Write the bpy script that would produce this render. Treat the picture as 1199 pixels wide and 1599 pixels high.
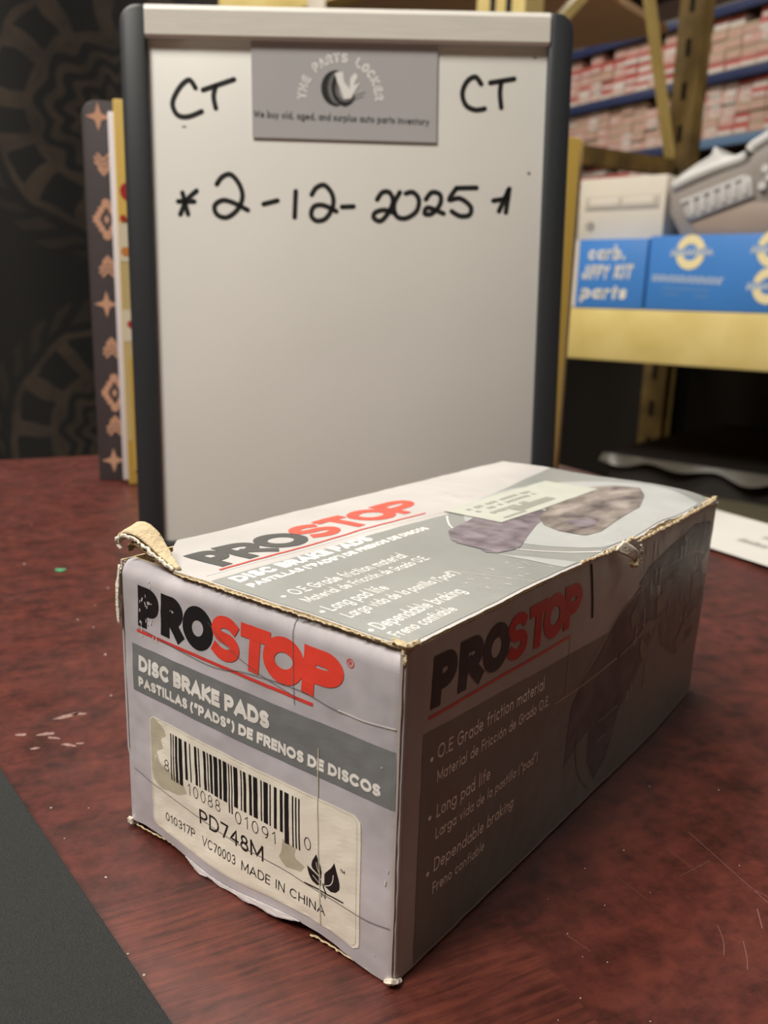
import bpy, bmesh, math, random
from mathutils import Matrix, Vector, noise
random.seed(7)
for _o in list(bpy.data.objects):
    bpy.data.objects.remove(_o)
scene = bpy.context.scene
COL = scene.collection
T = 0.75                      # height of the desk top above the floor (m)
PI = math.pi
R = math.radians

# ------------------------------------------------------------------ camera
cam_d = bpy.data.cameras.new('camera')
cam = bpy.data.objects.new('camera', cam_d)
COL.objects.link(cam)
cam_d.sensor_fit = 'VERTICAL'
cam_d.sensor_height = 36.0
cam_d.lens = 1347.38 / 1599 * 36.0
cam_d.clip_start = 0.01
cam.matrix_world = (Matrix.Translation((0, 0, T + 0.12567))
                    @ Matrix.Rotation(R(76.2255), 4, 'X') @ Matrix.Rotation(R(1.6921), 4, 'Z'))
cam_d.dof.use_dof = True
cam_d.dof.focus_distance = 0.178
cam_d.dof.aperture_fstop = 22.0
scene.camera = cam

# ------------------------------------------------------------------ world, lights, exposure
world = bpy.data.worlds.new('world')
scene.world = world
world.use_nodes = True
world.node_tree.nodes['Background'].inputs[0].default_value = (1.0, 0.86, 0.70, 1)
world.node_tree.nodes['Background'].inputs[1].default_value = 0.02
vs = scene.view_settings
vs.view_transform = 'Standard'
vs.look = 'None'
vs.gamma = 1.0
vs.use_curve_mapping = False
vs.exposure = 0.30
WARM = (1.0, 0.955, 0.875)
CEIL = 2.95
LAMPS = [  # x, y, yaw, length, width, watts
    (-1.05, -0.60, 20, 1.2, 0.50, 74.0),
    (-0.85, 0.95, 27, 1.2, 0.30, 48.0),
    (2.50, 1.40, -40, 1.2, 0.30, 24.0),  # added fill for the dark right face of the box, unseen source
    (0.10, 3.30, -57, 1.2, 0.30, 27.0),  # added lamp, placed to brighten the front of the far shelf
]
for lx, ly, yaw, ln, wd, pw in LAMPS:
    ld = bpy.data.lights.new('tube_light', 'AREA')
    ld.shape = 'RECTANGLE'
    ld.size, ld.size_y, ld.energy, ld.color = ln, wd, pw, WARM
    lo = bpy.data.objects.new('tube_light', ld)
    lo.location = (lx, ly, CEIL - 0.10)
    lo.rotation_euler = (0, 0, R(yaw))
    COL.objects.link(lo)


# ------------------------------------------------------------------ helpers
def C(r, g, b):
    f = lambda v: (v / 255 / 12.92) if v / 255 <= 0.04045 else ((v / 255 + 0.055) / 1.055) ** 2.4
    return (f(r), f(g), f(b), 1.0)


def M(name, col, rough=0.5, var=0.0, vs_=40.0, bump=0.0, bs=300.0, metal=0.0, coat=0.0, alpha=1.0, spec=0.5, stretch=(1, 1, 1), dark=None, emis=0):
    m = bpy.data.materials.new(name)
    m.use_nodes = True
    nt = m.node_tree
    b = nt.nodes['Principled BSDF']
    b.inputs['Base Color'].default_value = col
    b.inputs['Roughness'].default_value = rough
    b.inputs['Metallic'].default_value = metal
    b.inputs['Coat Weight'].default_value = coat
    b.inputs['Coat Roughness'].default_value = 0.15
    b.inputs['Alpha'].default_value = alpha
    b.inputs['Specular IOR Level'].default_value = spec
    if emis:
        b.inputs['Emission Color'].default_value = col
        b.inputs['Emission Strength'].default_value = emis
    if var or bump:
        tc = nt.nodes.new('ShaderNodeTexCoord')
        mp = nt.nodes.new('ShaderNodeMapping')
        mp.inputs['Scale'].default_value = stretch
        nt.links.new(tc.outputs['Object'], mp.inputs[0])
    if var:
        n = nt.nodes.new('ShaderNodeTexNoise')
        n.inputs['Scale'].default_value = vs_
        n.inputs['Detail'].default_value = 5
        nt.links.new(mp.outputs[0], n.inputs['Vector'])
        r = nt.nodes.new('ShaderNodeValToRGB')
        r.color_ramp.elements[0].position = 0.3
        r.color_ramp.elements[1].position = 0.7
        d = dark or tuple(c * (1 - var) for c in col[:3]) + (1,)
        r.color_ramp.elements[0].color = d
        r.color_ramp.elements[1].color = col
        nt.links.new(n.outputs['Fac'], r.inputs[0])
        nt.links.new(r.outputs[0], b.inputs['Base Color'])
    if bump:
        n2 = nt.nodes.new('ShaderNodeTexNoise')
        n2.inputs['Scale'].default_value = bs
        n2.inputs['Detail'].default_value = 4
        nt.links.new(mp.outputs[0], n2.inputs['Vector'])
        bp = nt.nodes.new('ShaderNodeBump')
        bp.inputs['Strength'].default_value = bump
        bp.inputs['Distance'].default_value = 0.001
        nt.links.new(n2.outputs['Fac'], bp.inputs['Height'])
        nt.links.new(bp.outputs[0], b.inputs['Normal'])
    return m


def mnode(nt, op, a, b=None, c=None):
    n = nt.nodes.new('ShaderNodeMath')
    n.operation = op
    for i, v in enumerate((a, b, c)):
        if v is None:
            continue
        if isinstance(v, (int, float)):
            n.inputs[i].default_value = v
        else:
            nt.links.new(v, n.inputs[i])
    return n.outputs[0]


class MB:
    def __init__(s):
        s.v, s.f, s.m = [], [], []

    def add(s, vs_, fs, mi=0):
        o = len(s.v)
        s.v += [tuple(p) for p in vs_]
        s.f += [tuple(i + o for i in f) for f in fs]
        s.m += [mi] * len(fs)
        return s

    def box(s, x0, x1, y0, y1, z0, z1, mi=0):
        v = [(x0, y0, z0), (x1, y0, z0), (x1, y1, z0), (x0, y1, z0), (x0, y0, z1), (x1, y0, z1), (x1, y1, z1), (x0, y1, z1)]
        return s.add(v, [(3, 2, 1, 0), (4, 5, 6, 7), (0, 1, 5, 4), (1, 2, 6, 5), (2, 3, 7, 6), (3, 0, 4, 7)], mi)

    def prism(s, poly, a0, a1, fn, mi=0):
        """poly: 2D outline; fn(p, q, a) -> 3D point; extruded from a0 to a1"""
        n = len(poly)
        v = [fn(p, q, a0) for p, q in poly] + [fn(p, q, a1) for p, q in poly]
        fs = [tuple(range(n - 1, -1, -1)), tuple(range(n, 2 * n))] + [(i, (i + 1) % n, n + (i + 1) % n, n + i) for i in range(n)]
        return s.add(v, fs, mi)

    def tube(s, path, r, n=8, mi=0):
        path = [Vector(p) for p in path]
        rr = r if isinstance(r, (list, tuple)) else [r] * len(path)
        vs_ = []
        for i, p in enumerate(path):
            d = (path[min(i + 1, len(path) - 1)] - path[max(i - 1, 0)]).normalized()
            a = Vector((0, 0, 1)) if abs(d.z) < 0.9 else Vector((1, 0, 0))
            u = d.cross(a).normalized()
            w = d.cross(u)
            for k in range(n):
                t = 2 * PI * k / n
                vs_.append(p + rr[i] * (math.cos(t) * u + math.sin(t) * w))
        fs = []
        for i in range(len(path) - 1):
            for k in range(n):
                fs.append((i * n + k, i * n + (k + 1) % n, (i + 1) * n + (k + 1) % n, (i + 1) * n + k))
        fs += [tuple(range(n - 1, -1, -1)), tuple((len(path) - 1) * n + k for k in range(n))]
        return s.add(vs_, fs, mi)

    def bar(s, p0, p1, w, h, up=(0, 0, 1), mi=0):
        p0, p1 = Vector(p0), Vector(p1)
        d = (p1 - p0).normalized()
        sd = d.cross(Vector(up)).normalized()
        u = sd.cross(d)
        v = []
        for p in (p0, p1):
            for a, b in ((-1, -1), (1, -1), (1, 1), (-1, 1)):
                v.append(p + sd * a * w / 2 + u * b * h / 2)
        return s.add(v, [(3, 2, 1, 0), (4, 5, 6, 7), (0, 1, 5, 4), (1, 2, 6, 5), (2, 3, 7, 6), (3, 0, 4, 7)], mi)

    def grid(s, nu, nv, fn, mi=0):
        v = [fn(i / nu, j / nv) for j in range(nv + 1) for i in range(nu + 1)]
        f = [(j * (nu + 1) + i, j * (nu + 1) + i + 1, (j + 1) * (nu + 1) + i + 1, (j + 1) * (nu + 1) + i) for j in range(nv) for i in range(nu)]
        return s.add(v, f, mi)

    def build(s, name, mats, parent=None, bevel=0.0, smooth=False, seg=2, loc=None, rotz=None):
        me = bpy.data.meshes.new(name)
        me.from_pydata(s.v, [], s.f)
        if not isinstance(mats, (list, tuple)):
            mats = [mats]
        for m in mats:
            me.materials.append(m)
        me.polygons.foreach_set('material_index', s.m)
        if bevel:
            bm = bmesh.new()
            bm.from_mesh(me)
            bmesh.ops.remove_doubles(bm, verts=bm.verts, dist=1e-7)
            es = [e for e in bm.edges if len(e.link_faces) == 2 and e.calc_face_angle(0) > 0.5]
            bmesh.ops.bevel(bm, geom=es, offset=bevel, segments=seg, profile=0.5, affect='EDGES', clamp_overlap=True)
            bm.to_mesh(me)
            bm.free()
        if smooth or bevel:
            me.polygons.foreach_set('use_smooth', [True] * len(me.polygons))
            if bevel:
                try:
                    me.set_sharp_from_angle(angle=R(40))
                except Exception:
                    pass
        me.update()
        o = bpy.data.objects.new(name, me)
        COL.objects.link(o)
        if parent:
            o.parent = parent
        if loc:
            o.location = loc
        if rotz is not None:
            o.rotation_euler.z = rotz
        return o


def tag(o, label=None, cat=None, group=None, kind=None):
    if label:
        o['label'] = label
    if cat:
        o['category'] = cat
    if group:
        o['group'] = group
    if kind:
        o['kind'] = kind
    return o


def thing(name, label, cat, loc=(0, 0, 0), rotz=0.0, group=None):
    o = bpy.data.objects.new(name, None)
    o.empty_display_size = 0.05
    COL.objects.link(o)
    o.location = loc
    o.rotation_euler = (0, 0, rotz)
    return tag(o, label, cat, group)


# ------------------------------------------------------------------ stroke lettering
def arc(cx, cy, rx, ry, a0, a1, n=None):
    n = n or max(4, int(abs(a1 - a0) / 12))
    return [(cx + rx * math.cos(R(a0 + (a1 - a0) * i / n)), cy + ry * math.sin(R(a0 + (a1 - a0) * i / n))) for i in range(n + 1)]


XH = 0.62
def _round(w=XH):     # a closed bowl of x-height
    return arc(.5, XH / 2, .5, XH / 2, 0, 360)
# every glyph: (width as a share of cap height, strokes in x 0..1, y 0..1 = cap height)
G = {
    ' ': (.36, []),
    'A': (.86, [[(0, 0), (.5, 1), (1, 0)], [(.18, .30), (.82, .30)]]),
    'B': (.62, [[(0, 0), (0, 1)], [(0, 1), (.5, 1)] + arc(.5, .76, .45, .24, 90, -90)[1:] + [(0, .52)], [(.5, .52)] + arc(.55, .26, .45, .26, 90, -90)[1:] + [(0, 0)]]),
    'C': (.84, [arc(.52, .5, .52, .5, 48, 312)]),
    'D': (.76, [[(0, 0), (0, 1)], [(0, 1), (.4, 1)] + arc(.4, .5, .6, .5, 90, -90)[1:] + [(0, 0)]]),
    'E': (.54, [[(0, 0), (0, 1)], [(0, 1), (1, 1)], [(0, .52), (.9, .52)], [(0, 0), (1, 0)]]),
    'F': (.52, [[(0, 0), (0, 1)], [(0, 1), (1, 1)], [(0, .52), (.9, .52)]]),
    'G': (.92, [arc(.5, .5, .5, .5, 45, 360) + [(.55, .5)]]),
    'H': (.70, [[(0, 0), (0, 1)], [(1, 0), (1, 1)], [(0, .52), (1, .52)]]),
    'I': (.10, [[(.5, 0), (.5, 1)]]),
    'J': (.42, [[(1, 1), (1, .28)] + arc(.5, .28, .5, .28, 0, -180)[1:]]),
    'K': (.66, [[(0, 0), (0, 1)], [(.95, 1), (.08, .5), (1, 0)]]),
    'L': (.50, [[(0, 1), (0, 0)], [(0, 0), (1, 0)]]),
    'M': (.92, [[(0, 0), (0, 1)], [(0, 1), (.5, .15), (1, 1)], [(1, 1), (1, 0)]]),
    'N': (.72, [[(0, 0), (0, 1)], [(0, 1), (1, 0)], [(1, 0), (1, 1)]]),
    'O': (.96, [arc(.5, .5, .5, .5, 0, 360)]),
    'P': (.60, [[(0, 0), (0, 1)], [(0, 1), (.5, 1)] + arc(.5, .71, .5, .29, 90, -90)[1:] + [(0, .42)]]),
    'R': (.64, [[(0, 0), (0, 1)], [(0, 1), (.5, 1)] + arc(.5, .72, .46, .28, 90, -90)[1:] + [(0, .44)], [(.42, .44), (1, 0)]]),
    'S': (.58, [arc(.5, .755, .46, .245, 38, 270, 16) + arc(.5, .255, .5, .255, 90, -142, 16)[1:]]),
    'T': (.60, [[(.5, 0), (.5, 1)], [(0, 1), (1, 1)]]),
    'U': (.68, [[(0, 1), (0, .32)] + arc(.5, .32, .5, .32, 180, 360)[1:] + [(1, 1)]]),
    'V': (.80, [[(0, 1), (.5, 0), (1, 1)]]),
    'W': (1.2, [[(0, 1), (.25, 0), (.5, .9), (.75, 0), (1, 1)]]),
    'Y': (.74, [[(0, 1), (.5, .48), (1, 1)], [(.5, .48), (.5, 0)]]),
    '0': (.58, [arc(.5, .5, .5, .5, 0, 360)]),
    '1': (.34, [[(.1, .76), (.75, 1), (.75, 0)]]),
    '2': (.58, [arc(.5, .70, .48, .30, 165, -30) + [(0, 0), (1, 0)]]),
    '3': (.58, [arc(.5, .76, .42, .24, 150, -90), arc(.5, .26, .5, .26, 90, -150)]),
    '4': (.62, [[(.76, 0), (.76, 1), (0, .28), (1, .28)]]),
    '5': (.58, [[(.92, 1), (.2, 1), (.1, .52)] + arc(.48, .32, .52, .32, 130, -150)]),
    '7': (.56, [[(0, 1), (1, 1), (.35, 0)]]),
    '8': (.58, [arc(.5, .76, .40, .24, 0, 360), arc(.5, .26, .5, .26, 0, 360)]),
    '9': (.58, [arc(.5, .68, .5, .32, 0, 360), arc(.2, .62, .8, .62, -8, -62)]),
    'a': (.62, [_round(), [(1, XH), (1, 0)]]),
    'b': (.62, [_round(), [(0, 1.08), (0, 0)]]),
    'c': (.54, [arc(.52, XH / 2, .52, XH / 2, 48, 312)]),
    'd': (.62, [_round(), [(1, 1.08), (1, 0)]]),
    'e': (.60, [[(0.03, XH / 2), (1, XH / 2)] + arc(.5, XH / 2, .5, XH / 2, 0, 310)[1:]]),
    'f': (.34, [[(.42, 0), (.42, .85)] + arc(.9, .85, .48, .20, 180, 80)[1:], [(0, XH), (.9, XH)]]),
    'g': (.62, [_round(), [(1, XH), (1, -.1)] + arc(.5, -.1, .5, .24, 0, -150)[1:]]),
    'i': (.08, [[(.5, 0), (.5, XH)], [(.5, .86), (.5, .90)]]),
    'k': (.50, [[(0, 0), (0, 1.08)], [(.95, XH), (.08, .32), (1, 0)]]),
    'l': (.08, [[(.5, 0), (.5, 1.08)]]),
    'm': (.86, [[(0, 0), (0, XH)], [(0, .38)] + arc(.25, .38, .25, .24, 180, 0)[1:] + [(.5, 0)], [(.5, .38)] + arc(.75, .38, .25, .24, 180, 0)[1:] + [(1, 0)]]),
    'n': (.50, [[(0, 0), (0, XH)], [(0, .36)] + arc(.5, .36, .5, .26, 180, 0)[1:] + [(1, 0)]]),
    'o': (.62, [_round()]),
    'p': (.62, [_round(), [(0, XH), (0, -.34)]]),
    'r': (.32, [[(0, 0), (0, XH)], [(0, .34)] + arc(.8, .34, .8, .28, 180, 80)[1:]]),
    's': (.40, [arc(.5, .465, .45, .155, 40, 270, 10) + arc(.5, .155, .5, .155, 90, -140, 10)[1:]]),
    't': (.30, [[(.5, 0), (.5, .88)], [(0, XH), (1, XH)]]),
    'u': (.50, [[(0, XH), (0, .26)] + arc(.5, .26, .5, .26, 180, 360)[1:], [(1, XH), (1, 0)]]),
    'v': (.52, [[(0, XH), (.5, 0), (1, XH)]]),
    'w': (.80, [[(0, XH), (.25, 0), (.5, XH * .9), (.75, 0), (1, XH)]]),
    'y': (.52, [[(0, XH), (.5, 0)], [(1, XH), (.25, -.32)]]),
    '.': (.10, [[(.5, 0), (.5, .03)]]),
    ',': (.10, [[(.6, .03), (.3, -.12)]]),
    '(': (.24, [arc(1.0, .42, 1.0, .62, 115, 245)]),
    ')': (.24, [arc(0, .42, 1.0, .62, 65, -65)]),
    '"': (.26, [[(.15, 1.05), (.15, .78)], [(.85, 1.05), (.85, .78)]]),
    '-': (.36, [[(0, .42), (1, .42)]]),
}
G['\u00f3'] = (G['o'][0], G['o'][1] + [[(.45, .76), (.7, .98)]])
G['\u201c'] = (.30, [[(.3, 1.02), (.1, .80)], [(.95, 1.02), (.75, .80)]])
G['\u201d'] = (.30, [[(.25, 1.02), (.05, .80)], [(.9, 1.02), (.7, .80)]])


def densify(pts, ml):
    out = [pts[0]]
    for a, b in zip(pts, pts[1:]):
        n = max(1, int(math.hypot(b[0] - a[0], b[1] - a[1]) / ml))
        for k in range(1, n + 1):
            out.append((a[0] + (b[0] - a[0]) * k / n, a[1] + (b[1] - a[1]) * k / n))
    return out


def ribbon(pts, w, cap=True, ml=1.2):
    """2D stroke -> list of quads (each 4 points)."""
    closed = len(pts) > 2 and math.hypot(pts[0][0] - pts[-1][0], pts[0][1] - pts[-1][1]) < 1e-6
    pts = [p for i, p in enumerate(pts) if i == 0 or math.hypot(p[0] - pts[i - 1][0], p[1] - pts[i - 1][1]) > 1e-7]
    if len(pts) < 2:
        return []
    if cap and not closed:
        def ext(a, b):
            l = math.hypot(a[0] - b[0], a[1] - b[1])
            return (a[0] + (a[0] - b[0]) / l * w / 2, a[1] + (a[1] - b[1]) / l * w / 2)
        pts = [ext(pts[0], pts[1])] + pts[1:-1] + [ext(pts[-1], pts[-2])]
    pts = densify(pts, ml)
    n = len(pts)
    L_, R_ = [], []
    for i in range(n):
        a = pts[i - 1] if i > 0 else (pts[-2] if closed else None)
        b = pts[i + 1] if i < n - 1 else (pts[1] if closed else None)
        p = pts[i]
        ns = []
        for q0, q1 in ((a, p), (p, b)):
            if q0 and q1:
                l = math.hypot(q1[0] - q0[0], q1[1] - q0[1]) or 1e-9
                ns.append((-(q1[1] - q0[1]) / l, (q1[0] - q0[0]) / l))
        if len(ns) == 2:
            mx, my = ns[0][0] + ns[1][0], ns[0][1] + ns[1][1]
            l = math.hypot(mx, my)
            if l < 1e-4:
                nx, ny, k = ns[0][0], ns[0][1], 1
            else:
                nx, ny = mx / l, my / l
                k = min(1.7, 1 / max(.3, nx * ns[0][0] + ny * ns[0][1]))
        else:
            nx, ny = ns[0]
            k = 1
        L_.append((p[0] + nx * w / 2 * k, p[1] + ny * w / 2 * k))
        R_.append((p[0] - nx * w / 2 * k, p[1] - ny * w / 2 * k))
    return [(R_[i], R_[i + 1], L_[i + 1], L_[i]) for i in range(n - 1)]


def glyph(ch, x0, x1, y0, y1, w, shear=0.0):
    """quads of one letter that fills the outer box x0..x1, y0..y1 with stroke w"""
    out = []
    for st in G[ch][1]:
        pts = []
        for X, Y in st:
            y = y0 + w / 2 + Y * (y1 - y0 - w)
            x = x0 + w / 2 + X * max(1e-5, (x1 - x0 - w)) + shear * (y - y0)
            pts.append((x, y))
        out += ribbon(pts, w)
    return out


def text(s, u0, v0, h, width, wt, shear=0.0, track=None, slope=0.0):
    """a line of lettering: left end u0, baseline v0, cap height h, total width, stroke weight (share of h)"""
    w = wt * h
    tr = (0.16 if track is None else track) * h
    adv = [(G[c][0] * h + (w if c != ' ' else 0)) for c in s]
    tot = sum(adv) + tr * (len(s) - 1)
    k = width / tot
    out, x = [], 0.0
    for c, a in zip(s, adv):
        for q in glyph(c, x, x + a, 0, h, w, shear):
            out.append([(u0 + p[0] * k, v0 + p[1] + slope * p[0] * k) for p in q])
        x += a + tr
    return out


def disc(cx, cy, r, n=14, ry=None):
    return [[(cx, cy), (cx + r * math.cos(2 * PI * i / n), cy + (ry or r) * math.sin(2 * PI * i / n)),
             (cx + r * math.cos(2 * PI * (i + 1) / n), cy + (ry or r) * math.sin(2 * PI * (i + 1) / n))] for i in range(n)]


def patch(u0, u1, v0, v1, st=1.6):
    nu, nv = max(1, int((u1 - u0) / st)), max(1, int((v1 - v0) / st))
    out = []
    for i in range(nu):
        for j in range(nv):
            a, b = u0 + (u1 - u0) * i / nu, u0 + (u1 - u0) * (i + 1) / nu
            c, d = v0 + (v1 - v0) * j / nv, v0 + (v1 - v0) * (j + 1) / nv
            out.append([(a, c), (b, c), (b, d), (a, d)])
    return out


def inpoly(x, y, P):
    c = False
    j = len(P) - 1
    for i in range(len(P)):
        if (P[i][1] > y) != (P[j][1] > y) and x < (P[j][0] - P[i][0]) * (y - P[i][1]) / (P[j][1] - P[i][1]) + P[i][0]:
            c = not c
        j = i
    return c


def fillpoly(P, st=1.0, clip=None):
    """scan-line fill of an outline in strips, so that the print follows an uneven surface"""
    ys = [p[1] for p in P]
    y0, y1 = min(ys), max(ys)
    n = max(2, int((y1 - y0) / st))
    def spans(y):
        xs = []
        j = len(P) - 1
        for i in range(len(P)):
            a, b = P[j], P[i]
            if (a[1] > y) != (b[1] > y):
                xs.append(a[0] + (y - a[1]) / (b[1] - a[1]) * (b[0] - a[0]))
            j = i
        xs.sort()
        return xs
    out = []
    e = (y1 - y0) * 1e-3
    for k in range(n):
        a, b = y0 + (y1 - y0) * k / n, y0 + (y1 - y0) * (k + 1) / n
        sa, sb = spans(a + e), spans(b - e)
        if len(sa) == len(sb):
            for i in range(0, len(sa) - 1, 2):
                m = max(1, int(max(sa[i + 1] - sa[i], sb[i + 1] - sb[i]) / (st * 2)))
                for t in range(m):
                    f0, f1 = t / m, (t + 1) / m
                    out.append([(sa[i] + (sa[i + 1] - sa[i]) * f0, a), (sa[i] + (sa[i + 1] - sa[i]) * f1, a),
                                (sb[i] + (sb[i + 1] - sb[i]) * f1, b), (sb[i] + (sb[i + 1] - sb[i]) * f0, b)])
        else:
            s2 = spans((a + b) / 2)
            for i in range(0, len(s2) - 1, 2):
                out.append([(s2[i], a), (s2[i + 1], a), (s2[i + 1], b), (s2[i], b)])
    return out


def smooth_path(pts, n=6):
    out = []
    for i in range(len(pts) - 1):
        p0, p1, p2, p3 = pts[max(i - 1, 0)], pts[i], pts[i + 1], pts[min(i + 2, len(pts) - 1)]
        for k in range(n):
            t = k / n
            out.append(tuple(0.5 * (2 * p1[a] + (p2[a] - p0[a]) * t + (2 * p0[a] - 5 * p1[a] + 4 * p2[a] - p3[a]) * t * t
                                    + (3 * p1[a] - p0[a] - 3 * p2[a] + p3[a]) * t ** 3) for a in range(len(p1))))
    out.append(tuple(pts[-1]))
    return out


def printed(name, quads, fn, off, mat, parent):
    """flat print that lies on the surface fn(u, v, off)"""
    mb = MB()
    for q in quads:
        mb.add([fn(p[0], p[1], off) for p in q], [tuple(range(len(q)))])
    return mb.build(name, mat, parent)


# ------------------------------------------------------------------ room shell
m_floor = M('floor_concrete', C(150, 138, 122), .7, .35, 2.0)
m_wall = M('wall_paint', C(120, 96, 74), .8, .15, 2.0)
m_ceil = M('ceiling_paint', C(150, 135, 115), .9, .1, 2.0)
X0, X1, Y0, Y1 = -2.6, 5.2, -2.8, 7.6
H_ROOM = 3.05
for nm, b_, mm in (('floor', (X0, X1, Y0, Y1, -0.1, 0), m_floor), ('ceiling', (X0, X1, Y0, Y1, H_ROOM, H_ROOM + .1), m_ceil),
                   ('wall_back', (X0, X1, Y1, Y1 + .1, 0, H_ROOM), m_wall), ('wall_front', (X0, X1, Y0 - .1, Y0, 0, H_ROOM), m_wall),
                   ('wall_left', (X0 - .1, X0, Y0, Y1, 0, H_ROOM), m_wall), ('wall_right', (X1, X1 + .1, Y0, Y1, 0, H_ROOM), m_wall)):
    tag(MB().box(*b_).build(nm, mm), kind='structure')

m_housing = M('lamp_housing', C(225, 222, 215), .5)
for i, (lx, ly, yaw, ln, wd, pw) in enumerate(LAMPS):
    t = thing('ceiling_lamp', ['long ceiling lamp above the desk and the person who took the picture', 'ceiling lamp hanging over the back of the desk beside the tapestry',
                               'added fill lamp for the right side of the brake pad box', 'added ceiling lamp brightening the front of the far parts shelf'][i],
              'lamp', (lx, ly, CEIL), R(yaw), 'ceiling lamps')
    MB().box(-ln / 2 - .02, ln / 2 + .02, -wd / 2 - .02, wd / 2 + .02, -.05, 0).build('housing', m_housing, t, bevel=.008)
    for s in (-1, 1):
        MB().tube([(s * ln * .35, 0, 0), (s * ln * .35, 0, H_ROOM - CEIL)], .006).build('hanger', m_housing, t)

# ------------------------------------------------------------------ desk
def wood(name, c0, c1, contrast, sx, sy, rough):
    m = bpy.data.materials.new(name)
    m.use_nodes = True
    nt = m.node_tree
    b = nt.nodes['Principled BSDF']
    tc = nt.nodes.new('ShaderNodeTexCoord')
    mp = nt.nodes.new('ShaderNodeMapping')
    mp.inputs['Scale'].default_value = (sx, sy, sx)
    nt.links.new(tc.outputs['Object'], mp.inputs[0])
    n1 = nt.nodes.new('ShaderNodeTexNoise')
    n1.inputs['Scale'].default_value = 4
    n1.inputs['Detail'].default_value = 8
    n1.inputs['Roughness'].default_value = .62
    n1.inputs['Distortion'].default_value = .5
    nt.links.new(mp.outputs[0], n1.inputs['Vector'])
    n2 = nt.nodes.new('ShaderNodeTexNoise')
    n2.inputs['Scale'].default_value = 130
    n2.inputs['Roughness'].default_value = .7
    n2.inputs['Detail'].default_value = 6
    nt.links.new(tc.outputs['Object'], n2.inputs['Vector'])
    s = mnode(nt, 'ADD', mnode(nt, 'MULTIPLY', n1.outputs['Fac'], contrast), mnode(nt, 'MULTIPLY', n2.outputs['Fac'], 1 - contrast))
    r = nt.nodes.new('ShaderNodeValToRGB')
    r.color_ramp.elements[0].position = .38
    r.color_ramp.elements[0].color = c0
    r.color_ramp.elements[1].position = .64
    r.color_ramp.elements[1].color = c1
    nt.links.new(s, r.inputs[0])
    nt.links.new(r.outputs[0], b.inputs['Base Color'])
    n3 = nt.nodes.new('ShaderNodeTexNoise')
    n3.inputs['Scale'].default_value = 45
    n3.inputs['Detail'].default_value = 5
    nt.links.new(tc.outputs['Object'], n3.inputs['Vector'])
    rr = nt.nodes.new('ShaderNodeMapRange')
    rr.inputs['To Min'].default_value = rough - .06
    rr.inputs['To Max'].default_value = rough + .10
    nt.links.new(n3.outputs['Fac'], rr.inputs['Value'])
    nt.links.new(rr.outputs[0], b.inputs['Roughness'])
    n4 = nt.nodes.new('ShaderNodeTexNoise')
    n4.inputs['Scale'].default_value = 90
    n4.inputs['Detail'].default_value = 5
    nt.links.new(mp.outputs[0], n4.inputs['Vector'])
    bp = nt.nodes.new('ShaderNodeBump')
    bp.inputs['Strength'].default_value = .05
    bp.inputs['Distance'].default_value = .0006
    nt.links.new(n4.outputs['Fac'], bp.inputs['Height'])
    nt.links.new(bp.outputs[0], b.inputs['Normal'])
    return m


m_wood = wood('mahogany_field', C(49, 20, 15), C(92, 42, 33), .26, 9, 50, .36)
m_wood_b = wood('mahogany_border', C(54, 22, 16), C(100, 48, 37), .60, 14, 190, .38)
m_wood_d = wood('mahogany_dark', C(40, 15, 11), C(66, 27, 21), .6, 7, 60, .4)
TY = R(27.0)
desk = thing('desk', 'dark red mahogany desk with a scratched glossy top', 'desk', (.0734, .8269, 0), TY)
DL, DW = 1.55, .78            # desk local: x from -DL to 0, y from -DW to 0
BND = .539                    # where the border band meets the field
MB().prism([(-DL, -BND), (-.345, -BND), (-.345, -DW), (0, -DW), (0, 0), (-DL, 0)], T - .03, T, lambda p, q, a: (p, q, a)).build('field_panel', m_wood, desk)
MB().box(-DL, -.345, -DW, -BND, T - .03, T).build('border_plank', m_wood_b, desk)
MB().box(-DL + .03, -.03, -DW + .03, -.03, T - .10, T - .0302).build('apron', m_wood_d, desk, bevel=.003)
for sx in (-DL + .04, -.11):
    for sy in (-DW + .04, -.11):
        MB().box(sx, sx + .07, sy, sy + .07, 0, T - .1002).build('leg', m_wood_d, desk, bevel=.004)


def desk_pt(x, y):            # world -> desk local
    dx, dy = x - .0734, y - .8269
    c, s = math.cos(-TY), math.sin(-TY)
    return (c * dx - s * dy, s * dx + c * dy)


m_scr = M('scratch_line', C(104, 66, 58), .5)
for pts, w in (([(.0777, .189), (.0865, .1637)], .00022), ([(.0727, .1561), (.0722, .1515), (.0708, .1475)], .00018), ([(.0763, .1516), (.0752, .147), (.074, .1437)], .00022),
               ([(.0833, .1615), (.0819, .1556)], .0003), ([(.0539, .1731), (.06, .1636)], .00012), ([(.0850, .168), (.0900, .163)], .0002),
               ([(.0790, .178), (.0700, .172)], .00015), ([(.0700, .1820), (.0745, .1740)], .00012), ([(.0400, .152), (.0440, .1475)], .00018)):
    P = [desk_pt(*p) for p in smooth_path(pts, 4)]
    printed('scratch', ribbon(P, w, ml=.002), lambda u, v, o: (u, v, T + o), .00006, m_scr, desk)

m_mat = M('black_mat', C(46, 47, 46), .85, .35, 2200, .5, 3200, spec=.3)
um = Vector((.630, -.777))
nm_ = Vector((-.777, -.630))
p0 = Vector((-.1002, .2059)) - um * .06
poly = [p0, p0 + um * .34, p0 + um * .34 + nm_ * .30, p0 + nm_ * .30]
o = MB().prism([(p.x, p.y) for p in poly], T + .0002, T + .0030, lambda p, q, a: (p, q, a)).build('desk_mat', m_mat, None, bevel=.0007)
tag(o, 'charcoal fabric desk mat lying on the corner of the red desk', 'mat')

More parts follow.
